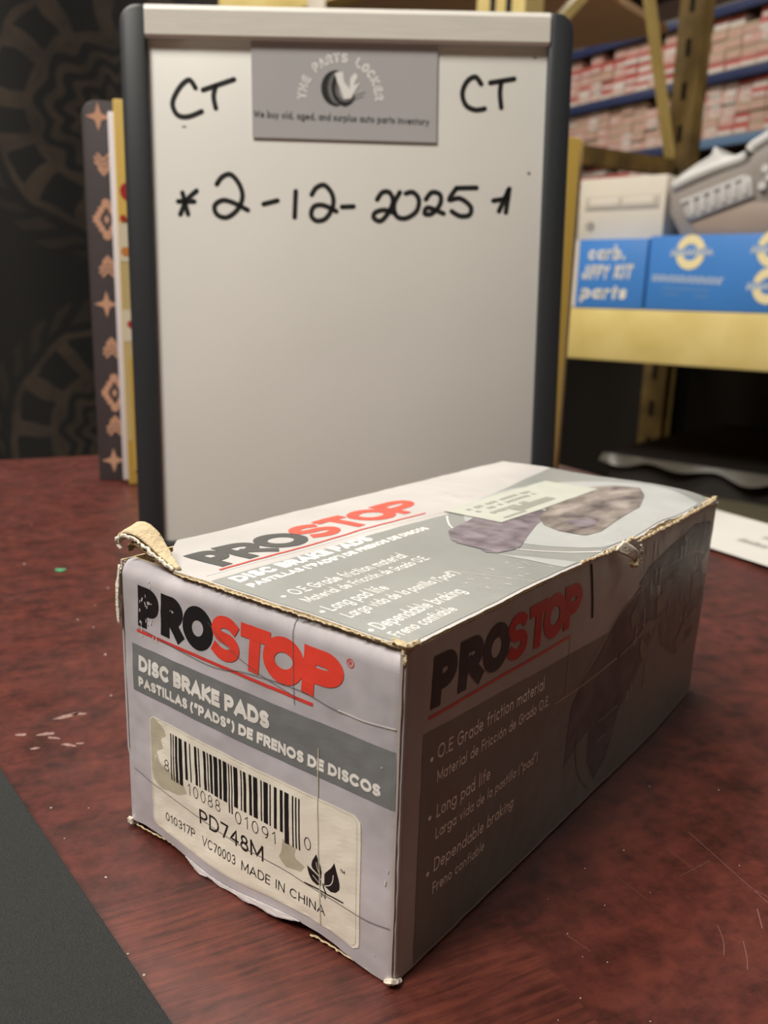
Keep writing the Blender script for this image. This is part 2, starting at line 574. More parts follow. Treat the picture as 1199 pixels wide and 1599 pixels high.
m_speck = M('pale_dust', C(190, 172, 160), .9)
mb = MB()
for (x, y, r) in [(-.081, .1914, .00035), (-.0718, .1918, .00022), (-.0732, .1791, .0002), (-.0591, .1657, .0003), (-.0606, .1505, .0003), (-.0475, .1431, .0003), (-.0429, .1378, .0003)] + \
        [(random.uniform(-.2, -.06), random.uniform(.20, .5), random.uniform(.0002, .0005)) for _ in range(26)] + \
        [(random.uniform(.03, .11), random.uniform(.13, .22), random.uniform(.00012, .00022)) for _ in range(22)]:
    n = 6
    a0 = random.random() * 6
    ring = [(x + r * random.uniform(.6, 1.2) * math.cos(a0 + 2 * PI * k / n), y + r * random.uniform(.6, 1.2) * math.sin(a0 + 2 * PI * k / n), T + .0001) for k in range(n)]
    mb.add(ring + [(x, y, T + .0001 + r * .7)], [(k, (k + 1) % n, n) for k in range(n)])
tag(mb.build('dust', m_speck), 'pale dust specks scattered over the red desk top', 'dust', kind='stuff')
m_scuff = M('white_scuff', C(150, 118, 110), .9, .5, 900)
for k, (x, y, lx_, ly_, ang, n) in enumerate([(-.0945, .2395, .0046, .0012, 35, 18), (-.0915, .2412, .0026, .0010, 10, 16), (-.1035, .2275, .0020, .0009, 10, 14), (-.0965, .2283, .0030, .0011, 20, 16), (-.0935, .2262, .0022, .0007, -10, 14), (-.0965, .2200, .0014, .0007, 20, 12), (-.0880, .2225, .0026, .0009, -15, 16), (-.0850, .2235, .0016, .0006, 5, 12)]):
    rr_ = [random.uniform(.62, 1.12) for _ in range(n)]
    c, s = math.cos(R(ang)), math.sin(R(ang))
    ring = []
    for q in range(n):
        a, b = lx_ * rr_[q] * math.cos(2 * PI * q / n), ly_ * rr_[q] * math.sin(2 * PI * q / n)
        p = desk_pt(x + c * a - s * b, y + s * a + c * b)
        ring.append((p[0], p[1]))
    printed('chalky_scuff', fillpoly(ring, .0004), lambda u, v, o: (u, v, T + o), .00008, m_scuff, desk)
mb = MB()
mb.prism([(-.0022, -.0012), (.0004, -.0016), (.0024, -.0004), (.0020, .0011), (-.0008, .0016), (-.0026, .0006)], 0, .0005, lambda p, q, a: (p, q, a + .4 * abs(p) * .3))
tag(mb.build('paper_scrap', M('green_scrap', C(70, 150, 105), .7), None, loc=(-.1483, .3793, T + .0001)), 'tiny green paper scrap lying on the red desk', 'scrap')

# sheet of paper at the right edge of the desk
m_paper = M('white_paper', C(188, 185, 180), .75, .05, 30)
m_grey_print = M('grey_print', C(128, 126, 122), .8)
sh = thing('paper_sheet', 'white paper sheet with faint grey print at the desk edge', 'paper', (.1765, .4460, T + .0004), math.atan2(-.891, .454))
def paper_fn(u, v, off):
    return (u, v, .0006 + .0012 * (math.sin(u * 22) * .5 + .5) + off)
MB().grid(24, 8, lambda a, b: paper_fn(-.16 + a * .34, b * .0765, 0)).build('sheet', m_paper, sh, smooth=True)
q = []
for (u0, v0, wd, hh) in ((-.006, .0440, .022, .006), (-.008, .0265, .020, .007), (.026, .0400, .022, .009)):
    n = 7
    for k in range(n):
        q += [[(u0 + wd * (k + .1) / n, v0), (u0 + wd * (k + .65) / n, v0), (u0 + wd * (k + .65) / n, v0 + hh * (.6 + .4 * (k % 3 == 0))), (u0 + wd * (k + .1) / n, v0 + hh)]]
printed('lettering', q, paper_fn, .0002, m_grey_print, sh)

# ------------------------------------------------------------------ whiteboard
m_white = M('whiteboard_enamel', C(229, 228, 222), .33, .05, 14, coat=.15)
m_alu = M('brushed_rail', C(224, 221, 212), .42, .10, 60, stretch=(1, 20, 20))
m_frame = M('charcoal_plastic', C(47, 51, 55), .45, .08, 300)
m_ink = M('black_marker', C(22, 24, 24), .5)
YB, LEAN, ROLL = .0302, .0668, .0161
e_ = Vector((math.cos(YB), math.sin(YB), 0))
nb = Vector((-math.sin(YB), math.cos(YB), 0))
up = math.cos(LEAN) * Vector((0, 0, 1)) + math.sin(LEAN) * nb
e_, up = math.cos(ROLL) * e_ + math.sin(ROLL) * up, math.cos(ROLL) * up - math.sin(ROLL) * e_
nf = up.cross(e_)                              # towards the viewer is -nf ... resolved below
if nf.y > 0:
    nf = -nf
board = thing('whiteboard', 'small upright whiteboard with dark side strips and a handwritten date', 'whiteboard')
BASE = Vector((-.01876, .41925, T + .0026))
board.matrix_world = Matrix(((e_.x, -nf.x, up.x, BASE.x), (e_.y, -nf.y, up.y, BASE.y), (e_.z, -nf.z, up.z, BASE.z), (0, 0, 0, 1)))
MMB = .001
def bfn(u, v, off):           # board face in mm: u from the centre, v from the bottom edge
    return (u * MMB, -off * MMB, v * MMB)
MB().box(-.0925, .0925, 0, .006, .004, .2505).build('white_panel', m_white, board, bevel=.0006)
for s in (-1, 1):
    xs = (-.103, -.0912) if s < 0 else (.0922, .1035)
    poly = [(xs[0], .0), (xs[1], .0), (xs[1], .2515), (xs[0], .2515)]
    a0, a1 = (180, 90) if s < 0 else (90, 0)
    rad = .008
    cx = xs[0] + rad if s < 0 else xs[1] - rad
    crn = arc(cx, .2515 - rad, rad, rad, a0, a1, 6)
    poly = [(xs[0], 0), (xs[1], 0)] + ([(xs[1], .2515)] + crn[::-1] if s < 0 else crn[::-1] + [(xs[0], .2515)])
    MB().prism(poly, -.0030, .010, lambda p, q, a: (p, a, q)).build('side_strip', m_frame, board, bevel=.0014)
rail = MB().prism([(-.0026, .2372), (-.0038, .2385), (-.0038, .2490), (-.0028, .2512), (.008, .2512), (.008, .2506), (-.0005, .2506), (-.0005, .2376)], -.0914, .0924,
                  lambda p, q, a: (a, p, q)).build('top_rail', m_alu, board)
MB().box(-.0914, .0924, -.0020, .0095, .0, .0038).build('bottom_rail', m_frame, board, bevel=.0012)
MB().prism([(.0085, .004), (.0115, .004), (.062, -.0058 + .004), (.062, -.0095 + .004), (.0085, -.002 + .002)], -.03, .03, lambda p, q, a: (a, p, q + .0022)).build('stand_foot', m_frame, board)

marks = {
    'letter_c': [[(-69.8, 217.1), (-72.7, 220.5), (-77.2, 217.0), (-80.5, 210.5), (-78.5, 205.4), (-73.6, 204.6), (-67.2, 207.0)]],
    'letter_t': [[(-66.4, 216.3), (-52.1, 221.1)], [(-60.5, 218.2), (-61.6, 213.6), (-60.7, 208.5)]],
    'star': [[(-70.5, 172.0), (-75.2, 167.7), (-78.4, 161.3)], [(-79.2, 167.1), (-71.7, 167.2)], [(-77.1, 171.0), (-74.8, 161.4)]],
    'digit_two': [[(-61.0, 175.1), (-58.4, 178.4), (-54.4, 179.5), (-50.5, 175.2), (-49.1, 169.5), (-51.7, 163.7), (-56.8, 160.2), (-61.3, 161.6), (-62.2, 165.4), (-58.6, 167.9), (-53.7, 167.0), (-46.7, 163.7)]],
    'dash': [[(-39.3, 166.5), (-32.7, 168.2)]],
    'digit_one': [[(-24.1, 172.5), (-24.7, 160.8)]],
    'digit_two ': [[(-16.6, 171.1), (-14.4, 174.3), (-10.5, 175.4), (-6.9, 171.2), (-6.7, 165.9), (-10.0, 160.5), (-14.5, 159.4), (-16.9, 162.0), (-15.5, 165.8), (-11.1, 166.4), (-5.0, 163.8)]],
    'dash ': [[(-2.4, 165.8), (3.1, 166.1)]],
    'digit_two  ': [[(14.2, 169.4), (16.6, 172.6), (19.9, 172.7), (21.7, 169.0), (20.0, 164.2), (16.2, 159.8), (12.8, 160.9), (13.4, 163.5), (17.8, 164.7), (22.9, 163.2)]],
    'digit_zero': [[(24.9, 172.8), (22.2, 167.4), (23.4, 162.1), (27.9, 161.1), (32.9, 164.4), (33.9, 169.7), (31.1, 172.9), (27.7, 172.3)]],
    'digit_two   ': [[(37.2, 169.8), (40.0, 173.0), (43.9, 172.0), (44.0, 167.7), (40.2, 163.4), (36.8, 163.4), (38.4, 166.1), (45.8, 163.5)]],
    'digit_five': [[(61.1, 175.4), (51.6, 175.1)], [(51.6, 175.1), (48.4, 169.9), (53.4, 170.5), (58.5, 166.9), (58.1, 163.1), (53.6, 162.5), (49.6, 164.6)]],
    'star ': [[(76.7, 175.2), (75.4, 164.5)], [(69.3, 169.7), (76.3, 170.9)], [(76.2, 174.6), (72.1, 165.0)]],
    'letter_c ': [[(61.9, 221.2), (59.1, 224.2), (55.3, 222.1), (53.3, 217.0), (55.1, 211.9), (59.5, 209.9), (63.9, 210.5)]],
    'letter_t ': [[(66.1, 221.8), (77.2, 223.7)], [(71.2, 222.4), (70.8, 217.3), (71.6, 211.1)]],
}
for nme, sts in marks.items():
    q = []
    for st in sts:
        P = smooth_path(st, 6) if len(st) > 2 else st
        q += ribbon(P, 2.25, cap=False, ml=.7)
        for e in (P[0], P[-1]):
            q += disc(e[0], e[1], 1.12, 12)
    printed(nme.strip(), q, bfn, .12, m_ink, board)
m_smudge = M('grey_smudge', C(120, 118, 114), .6)
for cx, cy, rx, ry in ((85.7, 182.2, .9, .7), (-75.5, 200.2, 1.2, .4), (86.5, 233.0, .8, .5)):
    printed('smudge', disc(cx, cy, rx, 10, ry), bfn, .08, m_smudge, board)

# business card held on the board
m_card = M('card_grey', C(178, 177, 178), .5, .04, 30)
m_card_w = M('card_white', C(236, 235, 232), .5)
m_card_k = M('card_black', C(30, 31, 32), .5)
m_card_g = M('card_midgrey', C(112, 112, 112), .5)
m_card_t = M('card_text', C(70, 70, 72), .5)
card = thing('business_card', 'grey business card with a tyre logo tucked under the board rail', 'card')
card.matrix_world = board.matrix_world @ Matrix.Translation((0, -.0004, 0))
MB().prism([(-43.9, 195.9), (41.7, 195.0), (41.4, 238.6), (-44.0, 239.4)], -.45, 0.0, lambda p, q, a: bfn(p, q, a * -1 + .0)).build('card_stock', m_card, card)
cfn = lambda u, v, off: bfn(u, v, .45 + off)
CX, CY, RR = -3.1, 213.2, 15.8
q = []
word = 'THE PARTS LOCKER'
for i, ch in enumerate(word):
    if ch == ' ':
        continue
    a = R(176 - 172 * i / (len(word) - 1))
    h, wd = 4.1, 3.1
    for g_ in glyph(ch, -wd / 2, wd / 2, 0, h, .95):
        q.append([(CX + (RR + y) * math.cos(a) + x * math.sin(a), CY + (RR + y) * math.sin(a) - x * math.cos(a)) for x, y in g_])
printed('lettering', q, cfn, .08, m_card_w, card)
# tyre emblem: dark tread, grey rim bands, pale piston arms, motion lines
printed('tyre_tread', fillpoly(arc(-5.2, 217.9, 6.9, 7.8, 70, 290, 18) + arc(-1.5, 217.3, 6.0, 7.3, 270, 330, 6) + arc(-2.0, 218.5, 5.2, 6.4, -20, -100, 6) + arc(-2.2, 218.0, 5.6, 7.0, 250, 100, 14), .5), cfn, .06, m_card_k, card)
printed('tyre_wall', fillpoly(arc(-3.8, 218.0, 5.2, 7.2, 85, 275, 14) + arc(-2.3, 218.0, 5.6, 7.0, 265, 95, 14), .5), cfn, .10, m_card_g, card)
printed('tyre_side', fillpoly(arc(-2.3, 218.0, 5.2, 6.9, 95, 300, 16) + arc(-.8, 217.8, 4.7, 5.8, 290, 110, 14), .5), cfn, .12, m_card_k, card)
printed('wheel_rim', fillpoly(arc(-.9, 217.8, 4.4, 5.9, 110, 330, 16) + arc(-.3, 217.8, 3.6, 5.0, 320, 120, 14), .5), cfn, .14, m_card_g, card)
printed('piston_shape', fillpoly([(-5.8, 224.6), (-2.0, 225.0), (-1.4, 220.6), (1.2, 217.6), (1.4, 222.4), (3.6, 224.8), (4.8, 223.0), (3.0, 219.4), (6.0, 220.4), (4.4, 218.2), (1.6, 213.4), (-1.4, 213.2), (-3.0, 217.4), (-4.6, 220.6)], .5), cfn, .18, m_card_w, card)
printed('motion_line', ribbon([(2.6, 214.4), (8.2, 216.4)], .35) + ribbon([(1.6, 212.6), (7.4, 214.6)], .3), cfn, .10, m_card_g, card)
printed('slogan', text('We buy old, aged, and surplus auto parts inventory', -43.2, 204.6, 3.2, 81.2, .20, slope=-.026), cfn, .08, m_card_t, card)

# ------------------------------------------------------------------ planner and yellow book behind the board
m_cover = M('planner_cover', C(74, 68, 70), .45, .1, 40)
m_pink = M('rose_print', C(205, 158, 130), .6)
m_page = M('page_edges', C(226, 222, 226), .7, .06, 500, stretch=(30, 1, 1))
m_yel = M('yellow_cover', C(208, 174, 84), .45, .1, 12)
m_yel2 = M('pale_yellow_print', C(205, 186, 130), .45, .08, 12)
m_cream = M('cream_print', C(222, 214, 190), .5)
m_red = M('red_print', C(175, 40, 44), .5)
m_orange = M('orange_print', C(205, 130, 60), .5)
m_ochre = M('ochre_cover', C(190, 158, 92), .5, .1, 12)
BY = math.atan2(.083, .306)
book = thing('yellow_book', 'large yellow book with a red dot standing behind the whiteboard', 'book', (-.1722, .5675, T), BY)
BL = .3135
MB().box(0, BL, 0, .0022, .0004, .240).build('front_cover', m_yel, book, bevel=.0008)
MB().box(-.0034, BL + .0018, .0024, .0120, .0030, .233).build('page_block', m_page, book, bevel=.0008)
MB().box(.0, BL + .0085, .0122, .0150, .0004, .2405).build('back_cover', m_ochre, book, bevel=.0008)
bk = lambda u, v, off: (u, -off, v)
printed('cover_print', [[(.0006, .0300), (.3, .0300), (.3, .152), (.0006, .152)]], bk, .0002, m_yel2, book)
printed('cover_print', [[(.0006, .095), (.012, .095), (.012, .115), (.0006, .115)], [(.0085, .003), (.3, .003), (.3, .092), (.0085, .092)], [(.0006, .145), (.3, .145), (.3, .168), (.0006, .168)]], bk, .0004, m_cream, book)
printed('red_dot', disc(.0075, .187, .0055, 18), bk, .0004, m_red, book)
printed('cover_print', disc(.0034, .171, .0020, 12), bk, .0006, m_red, book)
printed('cover_print', disc(.0040, .151, .0028, 12), bk, .0006, m_orange, book)
printed('cover_print', disc(.0055, .106, .0024, 12), bk, .0006, m_red, book)
printed('cover_print', [[(.0035, .010), (.0085, .010), (.0085, .084), (.0035, .084)]], bk, .0008, m_yel, book)

PY = math.atan2(.083, .306)
plan = thing('planner', 'dark planner with rose tribal motifs standing behind the yellow book', 'planner', (-.1955, .5790, T), PY)
poly = [(0, 0), (.178, 0), (.178, .2415)] + arc(.009, .2325, .009, .009, 90, 180, 6)
MB().prism(poly, 0, .0025, lambda p, q, a: (p, a, q)).build('front_cover', m_cover, plan, bevel=.0006)
MB().prism([(p * .985 + .001, q * .99) for p, q in poly], .0027, .012, lambda p, q, a: (p, a, q)).build('page_block', m_page, plan)
MB().prism(poly, .0122, .0147, lambda p, q, a: (p, a, q)).build('back_cover', m_cover, plan, bevel=.0006)
def cross(cx, cy, r):
    P = []
    for k in range(8):
        a = PI / 4 * k + PI / 2
        rr = r if k % 2 == 0 else r * .34
        P.append((cx + rr * math.cos(a), cy + rr * math.sin(a) * 1.1))
    return fillpoly(P, .0006)
def spiky(cx, cy, r):
    P, n = [], 32
    for k in range(n):
        a = 2 * PI * k / n
        rr = r * (1.0 if k % 2 else .82) / (abs(math.cos(a)) / .78 + abs(math.sin(a)) / 1.25)
        P.append((cx + rr * math.cos(a), cy + rr * math.sin(a)))
    I_ = [(cx + .36 * r * x, cy + .6 * r * y) for x, y in ((1, 0), (0, 1), (-1, 0), (0, -1))]
    out = []
    for q in fillpoly(P, .0006):
        mx = sum(p[0] for p in q) / 4
        my = sum(p[1] for p in q) / 4
        if not inpoly(mx, my, I_):
            out.append(q)
    out += fillpoly([(cx + .14 * r * x, cy + .24 * r * y) for x, y in ((1, 0), (0, 1), (-1, 0), (0, -1))], .0005)
    return out
def chev(cx, cy, r, s=1):
    out = []
    for k, (w, y) in enumerate(((.35, 1.0), (.62, .62), (.62, .22), (.42, -.2))):
        y0 = cy - s * y * r * .9 + s * r * .2
        out += ribbon([(cx - r * w, y0 + s * r * w * .62), (cx, y0 - s * r * .18), (cx + r * w, y0 + s * r * w * .62)], r * .2, ml=1)
    return out
pf = lambda u, v, off: (u, -off, v)
cxp = .0108
zz = [.232, .205, .171, .141, .118, .089, .060, .037, .014]
for i, z in enumerate(zz):
    k = i % 4
    x = cxp + (.001 if k else -.002)
    q = cross(x + .001, z, .0078) if k == 0 else (spiky(x + .0005, z, .0125) if k == 2 else chev(x, z, .0078, 1 if i % 8 < 2 else -1))
    q = [[(min(max(p[0], .0004), .06), max(p[1], .0006)) for p in qq] for qq in q]
    printed('rose_motif', q, pf, .0002, m_pink, plan)

# ------------------------------------------------------------------ brake pad box
BW_, BH, BLN = 80.0, 68.2, 168.7
m_silver = M('silver_print', C(206, 200, 205), .34, .42, 34, .12, 160, coat=.1, stretch=(1, 1, .8))
m_silver_t = M('silver_print_lid', C(198, 194, 191), .34, .20, 22, .12, 160, coat=.15)
m_silver_s = M('silver_print_side_shaded', C(176, 166, 160), .42, .25, 26, .15, 140)  # same silver print, its shade on the side put into the colour
m_grey = M('grey_print_band', C(119, 120, 121), .38, .12, 40, coat=.1)
m_grey_t = M('grey_print_lid_lit', C(146, 148, 144), .33, .16, 30, .10, 150, coat=.2)  # band grey lightened, the light on the lid painted in
m_grey_s = M('grey_print_side_shaded', C(120, 112, 104), .42, .25, 24, .12, 140)  # band grey turned browner, the dim side painted in
m_black = M('black_print', C(24, 24, 27), .38, .3, 120)
m_redp = M('red_logo_print', C(222, 66, 50), .40, .10, 90)
m_redd = M('red_line_print', C(205, 62, 54), .42)
m_wht = M('white_print', C(226, 222, 216), .45, .08, 200)
m_label = M('label_paper', C(236, 229, 214), .38, .10, 110, coat=.15)
m_label_w = M('label_scuffed', C(190, 182, 160), .5, .12, 160)
m_kraft = M('kraft_board', C(204, 184, 148), .85, .25, 180, .6, 900)
m_kraft_d = M('kraft_inside', C(128, 100, 66), .9, .3, 200, .5, 900)
m_torn = M('torn_paper', C(222, 212, 196), .85, .15, 300, .5, 1200)
m_void = M('dark_inside', C(20, 17, 14), .9)
m_photo_dark = M('printed_rotor_dark', C(166, 156, 148), .38, .7, 170, coat=.1, dark=C(60, 52, 52), stretch=(1, .45, 1))
m_photo_pad = M('printed_pad', C(140, 130, 136), .36, .5, 190, coat=.1, dark=C(88, 78, 84))
m_photo_lite = M('printed_metal_light', C(178, 180, 178), .34, .15, 50, coat=.1)
m_photo_sd = M('printed_rotor_side', C(98, 84, 80), .42, .6, 120, dark=C(46, 36, 36))
m_photo_sl = M('printed_streak_side', C(128, 114, 98), .45, .35, 90)
m_line = M('fold_line_light', C(210, 204, 200), .3)
m_line_d = M('fold_line_dark', C(96, 90, 90), .5)

bx = thing('brake_pad_box', 'worn grey cardboard brake pad box with black and red lettering', 'box',
           (-.05912, .18506, T + .0004), R(-37.6796))
MM = .001


def nz(a, b, s, k=0.0):
    return noise.noise(Vector((a * s, b * s, k)))


def F(u, v, off=0.0):         # front panel
    v_ = v
    y = -(1.1 * math.sin(PI * min(max(u / 80, 0), 1)) * math.sin(PI * min(max(v / 68, 0), 1)) * .8) + .22 * nz(u, v, .085, 3) + .10 * nz(u, v, .3, 9)
    y -= .9 * math.exp(-((v - 2) / 7) ** 2) * math.sin(PI * min(max((u - 6) / 60, 0), 1)) ** 2
    z = v
    r = 3.2                   # the top edge rolls back under the lid
    if v > BH - 1.2 - r:
        t = (v - (BH - 1.2 - r)) / r
        y += r * (1 - math.cos(t * PI / 2)) * 1.0
        z = BH - 1.2 - r + r * math.sin(t * PI / 2)
    if u > 78.6:
        y += .55 * ((u - 78.6) / 1.4) ** 2
    if u < 1.2:
        y += .8 * ((1.2 - u) / 1.2) ** 2
    z += 2.0 * math.exp(-(z / 5) ** 2) * (.5 + .5 * math.sin(u * .13 + .5)) * (1 if u < 66 else max(0, (80 - u) / 14))
    return ((u + .25 * nz(u, v, .05, 5) * (u < 78)) * MM, (y - off) * MM, (z + .15) * MM)


def LID(u, v, off=0.0):       # top panel: u across, v along the length
    z = BH + .35 * math.sin(PI * u / 80) * math.sin(PI * v / 168) + .35 * nz(u, v, .045, 11) + .10 * nz(u, v, .2, 2)
    z -= .9 * math.exp(-((u - 80) / 5) ** 2) * (v > 60) * min(1, (v - 60) / 30) * (.6 + .4 * math.sin(v * .2))
    z += .5 * math.exp(-((u - 16) / 7) ** 2 - ((v - 120) / 30) ** 2)
    z -= 1.6 * math.exp(-(((u - 80) / 9) ** 2 + ((v - 168) / 12) ** 2))
    return (u * MM, v * MM, (z + off) * MM)


def SIDE(v, z, off=0.0):      # long panel on the right: v along the length, z up
    x = 80 + .9 * math.sin(PI * v / 168) * math.sin(PI * z / 68) + .35 * nz(v, z, .05, 21) + .12 * nz(v, z, .22, 4)
    if v > 110:
        x -= 2.2 * ((v - 110) / 58) ** 2 * (1 - .6 * z / 68)
    if v < 1.0:
        x -= .3 * (1 - v)
    return ((x + off) * MM, v * MM, (z + .15) * MM)


def panel(name, fn, u0, u1, v0, v1, st, mat, under=.6, raw=(1, 1, 1, 1)):
    """a sheet of board that follows fn, with a real thickness"""
    nu, nv = max(2, int((u1 - u0) / st)), max(2, int((v1 - v0) / st))
    mb = MB()
    n = (nu + 1) * (nv + 1)
    V = []
    for lay in (0.0, -under):
        for j in range(nv + 1):
            for i in range(nu + 1):
                u, v = u0 + (u1 - u0) * i / nu, v0 + (v1 - v0) * j / nv
                V.append(fn(u, v, lay))
    Fc, mi = [], []
    ix = lambda i, j, l: l * n + j * (nu + 1) + i
    for j in range(nv):
        for i in range(nu):
            Fc.append((ix(i, j, 0), ix(i + 1, j, 0), ix(i + 1, j + 1, 0), ix(i, j + 1, 0)))
            mi.append(0)
            Fc.append((ix(i, j + 1, 1), ix(i + 1, j + 1, 1), ix(i + 1, j, 1), ix(i, j, 1)))
            mi.append(1)
    for i in range(nu):
        Fc += [(ix(i, 0, 1), ix(i + 1, 0, 1), ix(i + 1, 0, 0), ix(i, 0, 0)), (ix(i, nv, 0), ix(i + 1, nv, 0), ix(i + 1, nv, 1), ix(i, nv, 1))]
        mi += [raw[0], raw[1]]
    for j in range(nv):
        Fc += [(ix(0, j, 0), ix(0, j + 1, 0), ix(0, j + 1, 1), ix(0, j, 1)), (ix(nu, j, 1), ix(nu, j + 1, 1), ix(nu, j + 1, 0), ix(nu, j, 0))]
        mi += [raw[2], raw[3]]
    mb.v, mb.f, mb.m = V, Fc, mi
    o = mb.build(name, [mat, m_kraft], bx, smooth=True)
    try:
        o.data.set_sharp_from_angle(angle=R(50))
    except Exception:
        pass
    return o


front = panel('front_panel', F, 0, 80, 0, BH - 1.2, 1.0, m_silver, raw=(1, 1, 0, 0))


def lid_fn(u, v, off=0.0):    # lid with the torn front left corner
    y0 = .9
    if u < 18:
        y0 = .9 + 15.5 * (1 - u / 18) ** 1.3 + 1.0 * nz(u, 0, .9, 1)
    v2 = y0 + (BLN - y0) * v / BLN
    uu = u
    if u > 79.5:              # ragged crushed edge over the long panel
        k = (u - 79.5) / .5
        uu = 79.5 + k * (.6 + (.9 * nz(v, 1, .35, 6) - .35 if v > 72 else .15 * nz(v, 1, .5, 6)))
    return LID(uu, v2, off)


lid = panel('lid', lid_fn, 0, 80, 0, BLN, 1.25, m_silver_t, under=.7)
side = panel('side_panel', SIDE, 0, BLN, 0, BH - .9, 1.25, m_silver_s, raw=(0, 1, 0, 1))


def LEFT(v, z, off=0.0):
    x = -.9 * math.sin(PI * z / 68) * math.sin(PI * min(1, v / 60)) - .3 - (.5 if 20 < z < 56 else 0) * math.exp(-v / 8)
    return ((x - off) * MM, (v + .6) * MM, (z + .2) * MM)


panel('left_panel', LEFT, 0, BLN - 1, 0, BH - 1.4, 2.0, m_silver, raw=(0, 1, 0, 0))
panel('rear_panel', lambda u, z, off=0.0: (u * MM, (BLN - .8 + off) * MM, (z + .2) * MM), .8, 77.6, 0, BH - 1.8, 4.0, m_silver)
MB().box(.6 * MM, 76.6 * MM, 2.2 * MM, (BLN - 1.6) * MM, 0, .7 * MM).build('base_panel', m_kraft, bx)
MB().box(1.2 * MM, 78.5 * MM, 2.6 * MM, 4.0 * MM, 40 * MM, (BH - 2.0) * MM).build('inner_flap', m_void, bx)
# dust flaps seen through the torn corner
MB().box(1.0 * MM, 26 * MM, 3.4 * MM, 34 * MM, (BH - 4.2) * MM, (BH - 3.4) * MM).build('dust_flap', m_kraft_d, bx)


def logo(sz, y0, y1, w, sh=0.0):
    blk, red = [], []
    for ch, a, b, ww in sz[:3]:
        blk += glyph(ch, a, b, y0, y1, ww or w, sh)
    for ch, a, b, ww in sz[3:]:
        red += glyph(ch, a, b, y0, y1, ww or w, sh)
    return blk, red


# --- front print
printed('grey_band', patch(3.8, 79.2, 36.8, 48.2, 1.0), F, 0.060, m_grey, front)
k_, r_ = logo([('P', 6.2, 13.6, 3.0), ('R', 14.4, 22.0, 3.0), ('O', 21.9, 31.7, 3.0), ('S', 31.0, 39.6, 2.55), ('T', 39.6, 47.8, 2.9), ('O', 46.0, 57.0, 3.1), ('P', 56.6, 66.6, 3.2)], 53.0, 62.6, 3.0, .05)
printed('black_lettering', k_, F, 0.096, m_black, front)
printed('red_lettering', r_, F, 0.108, m_redp, front)
printed('red_underline', ribbon([(6.1, 51.8), (59.3, 51.3)], .7, ml=1), F, 0.096, m_redd, front)
printed('registered_mark', ribbon(arc(68.3, 62.0, .8, .8, 0, 360), .16) + glyph('R', 67.95, 68.65, 61.6, 62.45, .16), F, 0.096, m_redp, front)
printed('title_lettering', text('DISC BRAKE PADS', 6.2, 42.2, 3.75, 42.0, .30, track=.05), F, 0.108, m_wht, front)
printed('title_lettering', text('PASTILLAS (\u201cPADS\u201d) DE FRENOS DE DISCOS', 6.0, 38.3, 2.45, 70.1, .29, track=.07), F, 0.108, m_wht, front)


def rrect(u0, u1, v0, v1, r):
    return arc(u1 - r, v1 - r, r, r, 0, 90, 5) + arc(u0 + r, v1 - r, r, r, 90, 180, 5) + arc(u0 + r, v0 + r, r, r, 180, 270, 5) + arc(u1 - r, v0 + r, r, r, 270, 360, 5)


label = printed('barcode_label', fillpoly(rrect(9.4, 71.9, 3.0, 32.4, 1.6), 1.0), F, 0.120, m_label, front)
for P in ([(9.6, 31.2), (10.8, 32.2), (14.2, 31.0), (15.4, 29.0), (13.2, 27.8), (14.2, 25.4), (11.6, 24.2), (13.0, 21.4), (16.8, 20.6), (21.0, 19.6), (22.4, 17.2), (18.0, 15.4), (13.0, 15.0), (10.2, 16.6), (9.6, 21)],
          [(52.0, 19.6), (55.6, 19.0), (54.9, 16.6), (57.8, 15.6), (56.4, 13.6), (52.6, 13.2), (50.6, 14.6), (51.6, 16.6)]):
    printed('scuffed_patch', fillpoly(P, .8), F, 0.138, m_label_w, label)
LC = ['0001101', '0011001', '0010011', '0111101', '0100011', '0110001', '0101111', '0111011', '0110111', '0001011']
code = '810088010910'
bits = '101' + ''.join(LC[int(c)] for c in code[:6]) + '01010' + ''.join(''.join('1' if x == '0' else '0' for x in LC[int(c)]) for c in code[6:]) + '101'
mod = (56.8 - 17.0) / 95
q = []
i = 0
while i < 95:
    if bits[i] == '1':
        j = i
        while j < 95 and bits[j] == '1':
            j += 1
        long_ = i < 10 or i >= 85 or 45 <= i < 50
        a, b = 17.0 + i * mod, 17.0 + j * mod - .06
        q += [[(a, c), (b, c), (b, d), (a, d)] for c, d in zip([x / 4 * (30.4 - (18.9 if long_ else 21.0)) + (18.9 if long_ else 21.0) for x in range(4)],
                                                             [x / 4 * (30.4 - (18.9 if long_ else 21.0)) + (18.9 if long_ else 21.0) for x in range(1, 5)])]
        i = j
    else:
        i += 1
printed('barcode', q, F, 0.162, m_black, label)
q = text('8', 14.6, 20.4, 2.9, 1.7, .07) + text('10088', 22.6, 17.5, 2.9, 10.8, .07, track=.35) + text('01091', 38.2, 17.3, 2.9, 12.0, .07, track=.35) + text('0', 57.9, 19.9, 2.9, 1.7, .07)
q += text('PD748M', 26.4, 11.9, 3.7, 20.0, .135, slope=-.02) + text('010317P', 14.2, 7.2, 2.25, 10.5, .12) + text('VC70003', 27.2, 6.9, 2.25, 10.9, .12) + text('MADE IN CHINA', 40.0, 6.7, 2.35, 23.1, .12)
q += text('N', 62.2, 10.9, 1.1, 1.1, .14) + text('TM', 67.1, 18.9, .7, 1.2, .2)
printed('label_lettering', q, F, 0.162, m_black, label)
q = []
